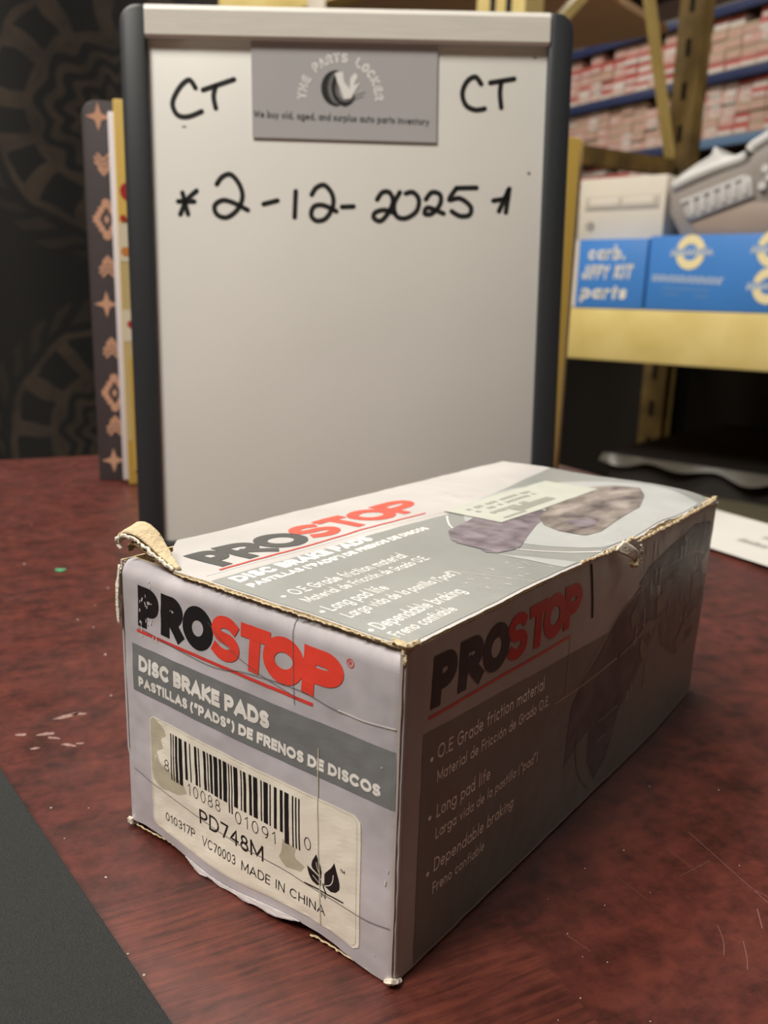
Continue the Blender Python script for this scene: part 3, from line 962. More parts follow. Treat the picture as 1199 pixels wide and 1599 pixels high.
for P in ([(61.0, 20.0), (59.9, 18.1), (59.6, 16.9), (60.0, 16.1), (61.0, 15.9), (62.1, 14.9), (62.3, 16.6), (62.0, 18.0), (61.5, 19.0)],
          [(58.4, 16.4), (58.7, 15.2), (59.1, 14.3), (59.9, 13.4), (61.0, 13.1), (62.1, 13.2), (62.1, 14.7), (61.2, 15.4), (60.0, 15.8)],
          [(65.6, 20.1), (64.7, 18.5), (63.7, 17.4), (63.0, 16.5), (62.9, 13.8), (64.6, 13.2), (65.9, 13.6), (66.8, 14.7), (66.9, 16.0), (66.6, 17.2), (66.1, 18.6)]):
    q += fillpoly(P, .35)
q += ribbon([(57.8, 12.1), (61.3, 12.3), (63.6, 12.2), (67.7, 12.3)], .32) + ribbon([(62.6, 14.0), (62.8, 13.2), (63.4, 12.3)], .35)
printed('leaf_emblem', q, F, 0.162, m_black, label)
q = ribbon(smooth_path([(61.0, 18.2), (61.2, 16.9), (61.9, 15.6)], 3), .14) + ribbon([(60.0, 14.8), (61.9, 13.7)], .14) + ribbon(smooth_path([(65.3, 17.2), (65.1, 15.8), (64.4, 14.6), (63.3, 14.0)], 3), .18)
printed('leaf_vein', q, F, 0.180, m_label, label)
printed('label_border', ribbon(rrect(9.8, 71.0, 3.4, 32.0, 1.6) + [rrect(9.8, 71.0, 3.4, 32.0, 1.6)[0]], .10), F, 0.150, m_label_w, label)
# creases, tape edges and rubbed streaks on the front
printed('crease', ribbon(smooth_path([(2.8, 16.2), (13.3, 14.6), (34.1, 12.5), (51.1, 12.3), (71.6, 11.4), (79.0, 12.3)], 5), .16, ml=1), F, 0.192, m_line_d, front)
printed('rubbed_streak', ribbon(smooth_path([(61.2, 42.7), (61.5, 25), (62.0, 3.4)], 8), .28, ml=1), F, 0.198, m_label_w, front)
printed('crease', ribbon(smooth_path([(6.4, 52.6), (30.2, 50.7), (42, 52.4), (56.5, 53.2), (66, 52.0), (78.8, 52.6)], 6), .14, ml=1), F, 0.192, m_line_d, front)
printed('rubbed_streak', ribbon(smooth_path([(66.0, 52.2), (72, 52.1), (78.8, 52.7)], 4), .3, ml=1), F, 0.204, m_line, front)
printed('crease', ribbon([(53.8, 66.0), (55.0, 50.0)], .14, ml=1), F, 0.198, m_line_d, front)
printed('crease', ribbon(smooth_path([(30.5, 60), (37, 56), (46, 53.2), (56, 51.4)], 5), .12, ml=1), F, 0.198, m_line_d, front)
q = []
random.seed(11)
for k in range(24):
    u, v = random.choice([(random.uniform(7, 13), random.uniform(50, 64)), (random.uniform(74.5, 78.5), random.uniform(4, 46))])
    a = random.uniform(1.2, 1.9)
    l = random.uniform(.2, 1.2)
    q += ribbon([(u, v), (u + l * math.cos(a), v + l * math.sin(a))], random.uniform(.12, .35), cap=False)
tag(printed('rubbed_fleck', q, F, 0.204, m_line, front), kind='stuff')

# --- lid print
def lid_band(u, v):
    """grey field of the lid: right of this line everything is grey"""
    if v < 84:
        return 29.4 + v * .04
    return 32.8 - (v - 84) * .155
q = []
nv = 130
for j in range(nv):
    a, b = 1.4 + (BLN - 1.8) * j / nv, 1.4 + (BLN - 1.8) * (j + 1) / nv
    ua, ub = lid_band(0, a), lid_band(0, b)
    for i in range(40):
        f0, f1 = i / 40, (i + 1) / 40
        q.append([(ua + (79.2 - ua) * f0, a), (ua + (79.2 - ua) * f1, a), (ub + (79.2 - ub) * f1, b), (ub + (79.2 - ub) * f0, b)])
printed('grey_field', q, LID, .10, m_grey_t, lid)


def rotT(q, u0, v0):          # lettering on the lid runs along the length; letters stand towards -u
    return [[(u0 - p[1], v0 + p[0]) for p in qq] for qq in q]


LF = lambda q, n, mt, off=.18: printed(n, q, LID, off * .6, mt, lid)
sz = [('P', 9.4, 17.6, 3.1), ('R', 17.4, 27.6, 3.1), ('O', 27.0, 40.6, 3.4), ('S', 40.0, 51.4, 3.0), ('T', 51.4, 62.2, 3.2), ('O', 61.4, 76.0, 3.4), ('P', 75.2, 89.0, 3.3)]
blk, red = [], []
for n_, (ch, a, b, w) in enumerate(sz):
    (blk if n_ < 3 else red).extend(rotT(glyph(ch, a - 0.0, b, 0, 12.6, w, -.04), 23.8, 0))
blk = [q_ for q_ in blk if all(p[1] > 2.5 + 15.5 * max(0, 1 - p[0] / 18) ** 1.3 for p in q_)]
LF(blk, 'black_lettering', M('black_print_lid_lit', C(66, 68, 66), .33, .2, 60, coat=.2))  # black print greyed, the sheen of the lid put into the colour
LF(red, 'red_lettering', M('red_print_lid_lit', C(232, 84, 66), .36, .12, 90))  # logo red brightened with the light that falls on the lid
LF(ribbon([(25.0, 7.9), (27.4, 79.5)], .7, ml=1.5), 'red_underline', m_redd)
LF(rotT(text('DISC BRAKE PADS', 0, 0, 4.0, 44.0, .30, track=.05), 34.6, 4.6), 'title_lettering', m_wht)
LF(rotT(text('PASTILLAS (\u201cPADS\u201d) DE FRENOS DE DISCOS', 0, 0, 2.4, 62.0, .29, track=.07), 38.6, 4.4), 'title_lettering', m_wht)
for s, u0, v0, h, wd, wt in (('O.E Grade friction material', 48.6, 6.8, 3.6, 36.8, .135), ('Material de Fricci\u00f3n de Grado O.E.', 53.2, 5.4, 3.0, 40.6, .135),
                             ('Long pad life', 59.6, 5.0, 3.6, 17.6, .135), ('Larga vida de la pastilla ("pad")', 64.2, 4.7, 3.0, 36.6, .135),
                             ('Dependable braking', 71.8, 4.4, 3.6, 27.6, .135), ('Freno confiable', 76.2, 3.6, 3.0, 18.8, .135)):
    LF(rotT(text(s, 0, 0, h, wd, wt), u0, v0), 'bullet_lettering', m_wht)
LF(disc(46.9, 4.6, .55) + disc(58.2, 3.4, .55) + disc(70.4, 2.8, .55), 'bullet', m_wht)
# rotor and pad picture
ctr, rad = (58, 118), 47
disc_poly = [p for p in [(ctr[0] + 30 * math.cos(R(a)), ctr[1] + rad * math.sin(R(a))) for a in range(0, 360, 8)]]
disc_poly = [(min(79.0, u), min(167.5, v)) for u, v in disc_poly]
LF(fillpoly(disc_poly, .9), 'rotor_picture', m_photo_lite, .26)
LF(ribbon(smooth_path([(34.1, 80.6), (41.6, 71.6), (52, 66.4), (63.8, 66.0), (72.4, 71.4), (79.2, 80.0)], 8), .45, ml=1.5), 'rotor_outline', m_wht, .34)
LF(fillpoly([(42.9, 68.1), (47.9, 61.8), (52.1, 59.8), (57, 60.5), (60, 58.6), (62.5, 59.6), (64.2, 67.0), (60, 79), (56.5, 90), (54.8, 97.2), (52.1, 108.2), (46, 104), (40.5, 84)], .8), 'pad_picture', m_photo_pad, .40)
LF(fillpoly([(53.5, 97), (58, 91), (63.8, 88.3), (70.6, 89.3), (72, 96), (70, 112), (68.4, 130.7), (63, 148), (57.5, 157.8), (50, 155), (45.2, 145.3), (46.5, 128), (49, 110)], .8), 'hub_picture', m_photo_dark, .44)
LF(fillpoly([(60, 99), (65, 95), (68, 98), (66.5, 106), (62, 108)], 1.2), 'hub_bore_picture', m_photo_pad, .52)
LF(fillpoly([(61.6, 58.9), (79.0, 61.2), (79.0, 68.0), (66, 60.5)], 1.2), 'grey_streak', m_photo_lite, .30)
lab2 = LF([q_ for q_ in patch(30.2, 48.9, 84.6, 144.8, 1.3)], 'price_label', M('label_greenish', C(184, 186, 175), .45, .08, 60), .60)
q = []
for (u0, v0, h, wd) in ((34.0, 90, 1.6, 40), (37.0, 90, 1.6, 34), (40.5, 92, 1.8, 20)):
    n = int(wd / 2)
    for k in range(n):
        if random.random() < .8:
            q.append([(u0, v0 + 2 * k), (u0 + h * random.uniform(.7, 1.2), v0 + 2 * k), (u0 + h, v0 + 2 * k + 1.4), (u0, v0 + 2 * k + 1.4)])
q += ribbon([(46.8, 90), (46.8, 101)], .9) + patch(42.5, 45.8, 100, 122, 2)
printed('label_lettering', q, LID, .42, M('label_grey_print', C(140, 140, 130), .5), lab2)
random.seed(5)
q = []
for k in range(60):
    u, v = random.choice([(random.uniform(30, 78), random.uniform(158, 167)), (random.uniform(62, 78), random.uniform(84, 100)), (random.uniform(66, 78), random.uniform(30, 60)), (random.uniform(8, 30), random.uniform(95, 165))])
    a = random.uniform(-.4, .6)
    l = random.uniform(.4, 1.8)
    q += ribbon([(u, v), (u + l * math.cos(a), v + l * math.sin(a))], random.uniform(.12, .35), cap=False)
tag(LF(q, 'rubbed_fleck', m_line, .30), kind='stuff')
LF(ribbon([(26.0, 3), (29.0, 60), (30.5, 90)], .18, ml=1.5) + ribbon([(64, 42), (79, 47)], .15, ml=1.5), 'crease', m_line, .26)

# --- side print
SF = lambda q, n, mt, off=.18: printed(n, q, SIDE, off * .6, mt, side)
q = []
for j in range(120):
    a, b = 6.6 + (BLN - 7.2) * j / 120, 6.6 + (BLN - 7.2) * (j + 1) / 120
    ta, tb = 49.4 - .045 * (a - 6), 49.4 - .045 * (b - 6)
    for i in range(36):
        f0, f1 = i / 36, (i + 1) / 36
        q.append([(a, .6 + (ta - .6) * f0), (b, .6 + (tb - .6) * f0), (b, .6 + (tb - .6) * f1), (a, .6 + (ta - .6) * f1)])
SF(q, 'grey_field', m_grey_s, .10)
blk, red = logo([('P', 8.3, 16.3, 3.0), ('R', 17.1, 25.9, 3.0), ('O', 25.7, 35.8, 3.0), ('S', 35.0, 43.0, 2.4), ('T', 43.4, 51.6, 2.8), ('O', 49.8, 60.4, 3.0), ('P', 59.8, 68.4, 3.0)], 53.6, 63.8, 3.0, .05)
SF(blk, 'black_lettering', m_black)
SF(red, 'red_lettering', M('red_print_side_shaded', C(190, 48, 42), .45, .15, 90), .2)  # logo red darkened with the shade of the side
SF(ribbon([(8.2, 52.1), (63.0, 51.4)], .6, ml=1.5), 'red_underline', m_redd)
m_wht_s = M('pale_print_side', C(240, 232, 222), .5)
for s, u0, v0, h, wd in (('O.E Grade friction material', 11.5, 42.4, 3.0, 40.6), ('Material de Fricci\u00f3n de Grado O.E.', 11.6, 37.6, 2.5, 43.4),
                         ('Long pad life', 11.9, 29.9, 3.0, 18.7), ('Larga vida de la pastilla ("pad")', 11.9, 25.3, 2.5, 39.2),
                         ('Dependable braking', 12.1, 18.0, 3.0, 29.6), ('Freno confiable', 12.0, 13.1, 2.5, 18.6)):
    SF(text(s, u0, v0, h, wd, .13), 'bullet_lettering', m_wht_s)
SF(disc(9.6, 43.2, .5) + disc(9.8, 30.9, .5) + disc(10.1, 18.6, .5), 'bullet', m_wht_s)
SF(fillpoly([(66.7, 15.9), (66.4, 24), (66.9, 32.4), (72, 37.5), (80.4, 41.1), (93, 49), (104.9, 52.9), (118, 50), (122, 40), (112, 30), (106.4, 25.2), (97, 19.9), (94, 12), (92.2, 7.4), (86, 4.4), (80, 12), (79, 22), (73, 20)], .8), 'pad_picture', m_photo_sd, .20)
SF(fillpoly([(122, 50), (140, 53), (160, 50), (165, 36), (158, 24), (140, 22), (126, 30), (120, 40)], .8), 'hub_picture', M('printed_hub_side', C(104, 88, 82), .42, .55, 120), .20)
SF(fillpoly([(104, 54), (112, 57.5), (128, 60), (148, 62), (165, 60), (166, 50), (158, 46), (140, 50), (124, 49), (112, 51)], .8), 'dark_rotor_picture', m_photo_sd, .16)  # dark printed region above the pad and hub pictures
SF(ribbon(smooth_path([(73.3, 26.3), (72.5, 18.6), (76.0, 10.2), (84.0, 2.4)], 6), .45, ml=1.5), 'rotor_outline', m_photo_sl, .32)
for P in ([(93.3, 36.0), (104, 37.4), (123.0, 37.6), (123.2, 39.4), (112, 41.5), (104, 38.6), (93.3, 36.8)], [(139, 26), (146.7, 30.6), (157, 33), (165.2, 30), (164, 26), (152, 26.5), (146, 22), (141.6, 23.6)],
          [(108, 38), (113, 34), (117, 28), (112, 29), (109, 33)], [(118, 46), (128, 48), (126, 42), (119, 41)], [(150, 45), (158, 46), (156, 37), (151, 38)], [(99, 46), (103, 49), (106, 43), (101, 42)]):
    SF(fillpoly(P, 1.0), 'printed_streak', m_photo_sl, .34)
m_sline = M('side_fold_line', C(160, 144, 120), .4)
SF(ribbon(smooth_path([(58.2, 36.7), (71.5, 36.4), (92.7, 36.6)], 5), .5, ml=1.5) + ribbon(smooth_path([(71.3, 37.5), (80.1, 42.8), (95.2, 50.0), (113.1, 53.1), (121.6, 54.0), (147.6, 53.5), (161.7, 49.8)], 5), .3, ml=1.5)
   + ribbon([(64.0, 52), (63.2, 37)], .25, ml=1.5), 'crease', m_sline, .25)
q = []
random.seed(3)
for k in range(44):
    v, z = random.uniform(102, 160), random.choice([random.uniform(53, 66), random.uniform(53, 66), random.uniform(22, 52)])
    l = random.uniform(1, 6)
    q += ribbon([(v, z), (v + random.uniform(-.5, .5), max(2, z - l))], random.uniform(.25, .8), cap=False)
tag(SF(q, 'rubbed_fleck', M('side_rub_glint', C(170, 160, 158), .35), .36), kind='stuff')  # rub marks, the upper streaks also painted in as reflected light
# tab slot and its slit
SF(fillpoly([(72.6, 66.6), (73.5, 66.6), (75.6, 52.6), (74.8, 52.6)], .7), 'slit', m_void, .30)

# --- torn and crushed cardboard
def strip(name, path, width, wdir, th, mat, fray=0.0, seed=1):
    """a curled strip of board: path along its length, width vector per point, thickness"""
    rnd = random.Random(seed)
    P = smooth_path(path, 5)
    n = len(P)
    W = smooth_path(width, 5) if isinstance(width[0], tuple) else None
    mb = MB()
    V = []
    m = 6
    for i, p in enumerate(P):
        t = (Vector(P[min(i + 1, n - 1)]) - Vector(P[max(i - 1, 0)])).normalized()
        wv = Vector(W[i])
        nn = t.cross(wv).normalized()
        for j in range(m + 1):
            f = j / m
            fr = (rnd.uniform(-fray, fray) if (i == n - 1 or j in (0, m)) else 0)
            base = Vector(p) + wv * f + t * fr + nn * rnd.uniform(-.1, .1)
            V.append((base + nn * th / 2) * MM)
            V.append((base - nn * th / 2) * MM)
    ix = lambda i, j, s: (i * (m + 1) + j) * 2 + s
    Fs = []
    for i in range(n - 1):
        for j in range(m):
            Fs.append((ix(i, j, 0), ix(i + 1, j, 0), ix(i + 1, j + 1, 0), ix(i, j + 1, 0)))
            Fs.append((ix(i, j + 1, 1), ix(i + 1, j + 1, 1), ix(i + 1, j, 1), ix(i, j, 1)))
        Fs.append((ix(i, 0, 1), ix(i + 1, 0, 1), ix(i + 1, 0, 0), ix(i, 0, 0)))
        Fs.append((ix(i, m, 0), ix(i + 1, m, 0), ix(i + 1, m, 1), ix(i, m, 1)))
    for j in range(m):
        Fs.append((ix(0, j, 0), ix(0, j + 1, 0), ix(0, j + 1, 1), ix(0, j, 1)))
        Fs.append((ix(n - 1, j, 1), ix(n - 1, j + 1, 1), ix(n - 1, j + 1, 0), ix(n - 1, j, 0)))
    mb.add(V, Fs)
    return mb.build(name, mat, bx, smooth=True)


tf = strip('torn_flap', [(18.5, 1.4, BH + .1), (13.5, 1.6, BH + 1.5), (9.0, 1.6, BH + 3.4), (5.0, 1.2, BH + 5.0), (1.6, .8, BH + 5.2), (-.6, .6, BH + 4.2), (-1.0, .8, BH + 2.6)],
           [(.3, .8, .2), (.6, 2.0, .9), (.9, 3.0, 1.5), (1.2, 3.4, 1.9), (1.3, 3.6, 2.0), (1.2, 3.4, 1.8), (1.0, 2.8, 1.2)], None, .7, m_kraft, .55, 2)
strip('torn_flap', [(17.0, 1.0, BH - .3), (12.5, 1.0, BH + .6), (8.5, .9, BH + 1.9), (5.0, .8, BH + 3.0), (2.6, .8, BH + 2.6), (2.0, 1.0, BH + 1.2)],
      [(.3, .6, .2), (.6, 1.4, .7), (.8, 2.2, 1.2), (.9, 2.6, 1.4), (.9, 2.4, 1.2), (.9, 2.0, .9)], None, .6, m_kraft_d, .5, 3)
ragged_parts = [(18.0, 1.2, BH + .2), (13.2, 1.0, BH + 1.4), (9.0, .9, BH + 3.0), (5.0, .6, BH + 4.6), (1.6, .3, BH + 4.8), (-.6, .2, BH + 3.8), (-1.0, .5, BH + 2.3), (.2, .6, BH + 1.4)]


def ragged(name, path, r0, r1, mat, seed, n=5):
    """a frayed edge: an uneven thin roll of torn fibre"""
    rnd = random.Random(seed)
    P = []
    for a, b in zip(path, path[1:]):
        L = (Vector(b) - Vector(a)).length
        k = max(1, int(L / .55))
        for t in range(k):
            P.append(Vector(a).lerp(Vector(b), t / k) + Vector((rnd.uniform(-1, 1), rnd.uniform(-1, 1), rnd.uniform(-1, 1))) * (r0 * .5 + .09))
    P.append(Vector(path[-1]))
    mb = MB()
    mb.tube([p * MM for p in P], [rnd.uniform(r0, r1) * MM for _ in P], n)
    return mb.build(name, mat, bx)


ragged('torn_flap_fringe', ragged_parts, .22, .55, m_torn, 31)
ragged('frayed_edge', [(.2, 1.6, BH - 1.4), (-.7, .8, BH - 4), (-1.3, .6, BH - 8), (-1.5, .5, BH - 12.5), (-1.3, .4, BH - 15.5)], .35, .75, m_torn, 4)
ragged('frayed_edge', [(-.4, 1.8, BH - 2.2), (-1.2, 1.4, BH - 6), (-1.5, 1.2, BH - 10)], .3, .6, m_kraft, 5)
strip('peeled_paper', [(-.2, .0, 66.0), (-1.4, -.2, 60.0), (-1.8, -.1, 54.5), (-1.6, 0.0, 51.6)], [(.9, -.25, .1), (1.6, -.4, .1), (1.8, -.5, 0), (1.5, -.4, 0)], None, .15, m_torn, .35, 6)
ragged('frayed_edge', [(-.4, .2, .5), (.2, -.3, 2.4), (.9, -.4, .8)], .35, .7, m_torn, 7)
ragged('frayed_edge', [(78.6, -.1, .9), (79.8, -.2, 1.6), (80.3, .8, .9), (80.4, 2.2, .5)], .35, .75, m_torn, 9)
ragged('crushed_corner', [(77.0, .8, BH + .2), (78.6, .5, BH + .3), (79.8, .6, BH + .2), (80.3, 1.6, BH + .3), (80.2, 4, BH + .1)], .4, .8, m_kraft, 10)
ragged('crushed_corner', [(79.4, .4, BH - .6), (80.0, .3, BH - 1.6), (79.9, .1, BH - 3.0)], .25, .45, m_kraft, 12)
ragged('frayed_edge', [(79.8, 68, BH - .2), (80.5, 80, BH - .4), (80.6, 92, BH - .2), (80.2, 98, BH + .2)], .22, .5, m_kraft, 13)
ragged('frayed_edge', [(80.7, 100, BH - 1.4), (80.9, 112, BH - 1.0), (80.8, 126, BH - 1.2), (80.6, 140, BH - .9), (80.2, 156, BH - 1.1), (79.6, 165, BH - 1.2), (78.0, 168, BH - 1.2)], .15, .62, m_kraft, 14)
ragged('frayed_edge', [(80.9, 101, BH - 2.5), (81.0, 102.5, BH - 5.5), (80.9, 103, BH - 8)], .25, .45, m_torn, 15)
ragged('frayed_edge', [(20, .7, BH - .5), (36, .6, BH - .4), (52, .5, BH - .4), (66, .5, BH - .3), (77, .5, BH - .2)], .12, .28, m_kraft, 16)
strip('torn_tab', [(80.9, 84.5, BH - .6), (82.0, 88.5, BH - 2.4), (82.4, 92.5, BH - 4.2), (81.9, 95.0, BH - 5.4)], [(.2, 4.6, 1.6), (.2, 4.6, 1.2), (0, 3.4, 1.2), (0, 1.6, .9)], None, .4, m_torn, .4, 17)
ragged('torn_tab_curl', [(82.3, 91.5, BH - 5.0), (82.5, 93.6, BH - 6.0), (82.2, 95.8, BH - 5.0)], .5, .9, m_kraft, 18)
pp_u = [21.5, 24.0, 27.0, 30.0, 33.5, 37.0, 41.0, 45.0, 49.0, 53.0, 56.5]
pp_d = [.2, 1.3, 2.0, .9, 1.4, 1.0, 2.1, 1.9, 2.6, 1.8, .3]
strip('peeled_paper', [tuple(c / MM for c in F(u, .5, .25)) for u in pp_u], [(0, -.25 * d, -.55 * d) for d in pp_d], None, .18, M('peeled_print', C(188, 180, 180), .6, .2, 300), .3, 19)
ragged('frayed_edge', [(2, .2, .7), (9, .1, 1.3), (17, -.1, 1.9)], .12, .26, m_kraft, 20)
ragged('frayed_edge', [(59, .1, .5), (68, .2, .5), (77, .3, .5)], .12, .28, m_kraft, 22)

# ------------------------------------------------------------------ dark tapestry on the far left
def tapestry_mat():
    m = bpy.data.materials.new('mandala_fabric')
    m.use_nodes = True
    nt = m.node_tree
    b = nt.nodes['Principled BSDF']
    b.inputs['Roughness'].default_value = .9
    tc = nt.nodes.new('ShaderNodeTexCoord')
    mp = nt.nodes.new('ShaderNodeMapping')
    mp.inputs['Location'].default_value = (.34, 0, .58)
    k = 1 / .37
    mp.inputs['Scale'].default_value = (k, 0, k)
    dn = nt.nodes.new('ShaderNodeTexNoise')
    dn.inputs['Scale'].default_value = 14
    nt.links.new(tc.outputs['Object'], dn.inputs['Vector'])
    dv = nt.nodes.new('ShaderNodeVectorMath')
    dv.operation = 'MULTIPLY_ADD'
    dv.inputs[1].default_value = (.03, .03, .03)
    nt.links.new(dn.outputs['Color'], dv.inputs[0])
    nt.links.new(tc.outputs['Object'], dv.inputs[2])
    nt.links.new(dv.outputs[0], mp.inputs[0])
    fr = nt.nodes.new('ShaderNodeVectorMath')
    fr.operation = 'FRACTION'
    nt.links.new(mp.outputs[0], fr.inputs[0])
    sp = nt.nodes.new('ShaderNodeSeparateXYZ')
    nt.links.new(fr.outputs[0], sp.inputs[0])
    x = mnode(nt, 'SUBTRACT', sp.outputs[0], .5)
    z = mnode(nt, 'SUBTRACT', sp.outputs[2], .5)
    r = mnode(nt, 'POWER', mnode(nt, 'ADD', mnode(nt, 'MULTIPLY', x, x), mnode(nt, 'MULTIPLY', z, z)), .5)
    a = mnode(nt, 'ARCTAN2', z, x)
    band = lambda lo, hi: mnode(nt, 'MULTIPLY', mnode(nt, 'GREATER_THAN', r, lo), mnode(nt, 'LESS_THAN', r, hi))
    blocks = mnode(nt, 'GREATER_THAN', mnode(nt, 'SINE', mnode(nt, 'MULTIPLY', a, 14)), -.45)
    thin = mnode(nt, 'GREATER_THAN', mnode(nt, 'SINE', mnode(nt, 'ADD', mnode(nt, 'MULTIPLY', a, 28), mnode(nt, 'MULTIPLY', r, 90))), 0)
    petal = mnode(nt, 'GREATER_THAN', mnode(nt, 'SINE', mnode(nt, 'ADD', mnode(nt, 'MULTIPLY', r, 120), mnode(nt, 'MULTIPLY', mnode(nt, 'SINE', mnode(nt, 'MULTIPLY', a, 12)), 1.6))), .1)
    ring1 = mnode(nt, 'MULTIPLY', band(.25, .345), blocks)
    inv = mnode(nt, 'SUBTRACT', 1, blocks)
    p = mnode(nt, 'MULTIPLY', mnode(nt, 'MULTIPLY', band(.24, .35), inv), 1.0)
    p = mnode(nt, 'MAXIMUM', p, mnode(nt, 'MULTIPLY', band(.35, .372), .9))
    p = mnode(nt, 'MAXIMUM', p, mnode(nt, 'MULTIPLY', band(.225, .25), .9))
    p = mnode(nt, 'MAXIMUM', p, mnode(nt, 'MULTIPLY', mnode(nt, 'MULTIPLY', band(.05, .225), petal), .85))
    p = mnode(nt, 'MAXIMUM', p, mnode(nt, 'MULTIPLY', mnode(nt, 'MULTIPLY', band(.40, .455), thin), .4))
    n = nt.nodes.new('ShaderNodeTexNoise')
    n.inputs['Scale'].default_value = 30
    n.inputs['Detail'].default_value = 4
    nt.links.new(tc.outputs['Object'], n.inputs['Vector'])
    p = mnode(nt, 'MULTIPLY', p, mnode(nt, 'MULTIPLY', n.outputs['Fac'], 1.3))
    mx = nt.nodes.new('ShaderNodeMixRGB')
    mx.inputs[1].default_value = C(9, 8, 8)
    mx.inputs[2].default_value = C(60, 49, 38)
    nt.links.new(p, mx.inputs[0])
    nt.links.new(mx.outputs[0], b.inputs['Base Color'])
    return m


TX, TYY, TZ = -.36, 1.05, T + .3667
tap = thing('tapestry', 'black wall tapestry with faint brown mandala medallions hanging behind the desk', 'tapestry', (TX, TYY, TZ), R(4))
def tp(a, b):
    x = -1.3 + a * 1.46
    z = -TZ + .25 + b * 1.75
    return (x, .018 * math.sin(x * 14) + .01 * math.sin(x * 31 + z * 3) + .004 * math.sin(z * 9), z)
MB().grid(90, 40, tp).build('cloth', tapestry_mat(), tap, smooth=True)
MB().tube([(-1.36, 0, 2.0 - TZ), (.22, 0, 2.0 - TZ)], .009).build('hanging_rod', M('rod_dark', C(40, 34, 30), .5), tap)
for x in (-1.3, .16):
    MB().tube([(x, 0, 2.0 - TZ), (x, 0, H_ROOM - TZ)], .003, 6).build('cord', M('cord_dark', C(50, 44, 40), .7), tap)

# ------------------------------------------------------------------ yellow pallet rack
m_rack = M('rack_yellow', C(226, 206, 138), .55, .2, 9, dark=C(206, 182, 108))
m_rack_d = M('rack_yellow_dark', C(150, 124, 66), .6, .4, 10, dark=C(92, 74, 40))  # darker brownish yellow for rear posts, strut and bolts
m_ply = M('brown_deck', C(196, 164, 134), .8, .12, 3)
RK = (.36, 1.8)
RYAW = R(-39.7)
rack = thing('pallet_rack', 'yellow steel pallet rack with bolted beams behind the whiteboard', 'rack', (RK[0], RK[1], 0), RYAW)
EX = -.20                      # end frame
for nme, b_ in (('beam', (-.13, 1.6, 0, .045, T + .022, T + .123)), ('beam', (-.13, 1.6, .905, .95, T + .022, T + .123)),
                ('beam', (-2.3, -.27, 0, .045, T + .80, T + .885))):
    MB().box(*b_).build(nme, m_rack, rack, bevel=.004)
MB().box(-.13, 1.6, .047, .903, T + .085, T + .1225).build('deck', m_ply, rack)
MB().box(-2.3, -.27, .0, .96, T + .886, T + .905).build('deck', m_ply, rack)
for y0, m_ in ((0, m_rack), (.90, m_rack_d)):
    mb = MB()
    xl = -.26 if y0 == 0 else -.215
    mb.box(xl, -.145, y0, y0 + .012, 0, T + 1.9)
    mb.box(xl, xl + .012, y0 + .012, y0 + .07, 0, T + 1.9)
    mb.box(-.157, -.145, y0 + .012, y0 + .07, 0, T + 1.9)
    po = mb.build('post', m_, rack)
    for k in range(22):
        z = .12 + k * .11
        for x in ((-.228, -.190) if y0 == 0 else (-.187,)):
            MB().box(x, x + .014, y0 - .0006, y0 + .0004, z, z + .045).build('slot', m_void, po)
mb = MB().box(1.6, 1.7, 0, .07, 0, T + 1.9).build('post', m_rack, rack)
mb = MB().box(1.6, 1.7, .88, .95, 0, T + 1.9).build('post', m_rack_d, rack)
mb = MB().box(-2.4, -2.3, 0, .07, 0, T + 1.9).build('post', m_rack, rack)
mb = MB().box(-2.4, -2.3, .88, .95, 0, T + 1.9).build('post', m_rack_d, rack)
MB().bar((EX, .07, T + .455), (EX, .90, T + .515), .035, .042).build('strut', m_rack_d, rack)
MB().bar((EX, .07, T + .61), (EX, .56, T + .99), .022, .020, up=(1, 0, 0)).build('brace', m_rack, rack)
MB().bar((EX, .905, T + .53), (EX, .56, T + 1.06), .022, .024, up=(1, 0, 0)).build('brace', m_rack, rack)
for z in (.045, .075, .105):
    for x in (-.12, -.10):
        MB().tube([(x, -.004, T + z), (x, .001, T + z)], .006, 8).build('bolt', m_rack_d, rack)


def rk(x, y, z):              # rack frame -> world
    c, s = math.cos(RYAW), math.sin(RYAW)
    return (RK[0] + c * x - s * y, RK[1] + s * x + c * y, z)


# items on the rack beam
DECK = T + .1230
m_blue = M('blue_carton', C(66, 132, 208), .5, .08, 12)
m_blue_w = M('blue_carton_print', C(226, 220, 204), .5)
m_blue_y = M('blue_carton_cream', C(238, 222, 172), .5)
m_blue_p = M('blue_carton_pale', C(192, 202, 212), .5)
m_cardb = M('carton_white', C(214, 205, 190), .6, .06, 14)
m_cardin = M('carton_inner', C(150, 128, 100), .8)


def carton(name, label, cat, x0, x1, y0, y1, z0, z1, mat, edge=None):
    t = thing(name, label, cat, rk(x0, y0, z0), RYAW)
    w, d, h = x1 - x0, y1 - y0, z1 - z0
    b = MB().box(0, w, 0, d, 0, h).build('carton_body', mat, t, bevel=.0015)
    return t, b, w, h


b1, bb, w, h = carton('kit_carton', 'blue carburetor kit carton with slanted cream lettering on the yellow rack', 'box', .006, .158, .0, .16, DECK, T + .2535, m_blue)
MB().box(.0, .010, -.0006, .0003, .001, h - .001).build('white_edge', m_cardb, bb)
cf = lambda u, v, off: (u * .001, -off * .001, v * .001)
q = text('carb.', 30, 92, 26, 78, .24, .18) + text('JIFFY', 20, 55, 27, 56, .26, .22) + text('KIT', 88, 56, 27, 36, .26, .22) + text('parts', 20, 18, 27, 96, .24, .18)
printed('lettering', q, cf, .5, m_blue_w, bb)
b2, bb, w, h = carton('logo_carton', 'long blue carton with a round cream emblem beside the kit carton', 'box', .1625, .62, .0, .16, DECK, T + .2570, m_blue)


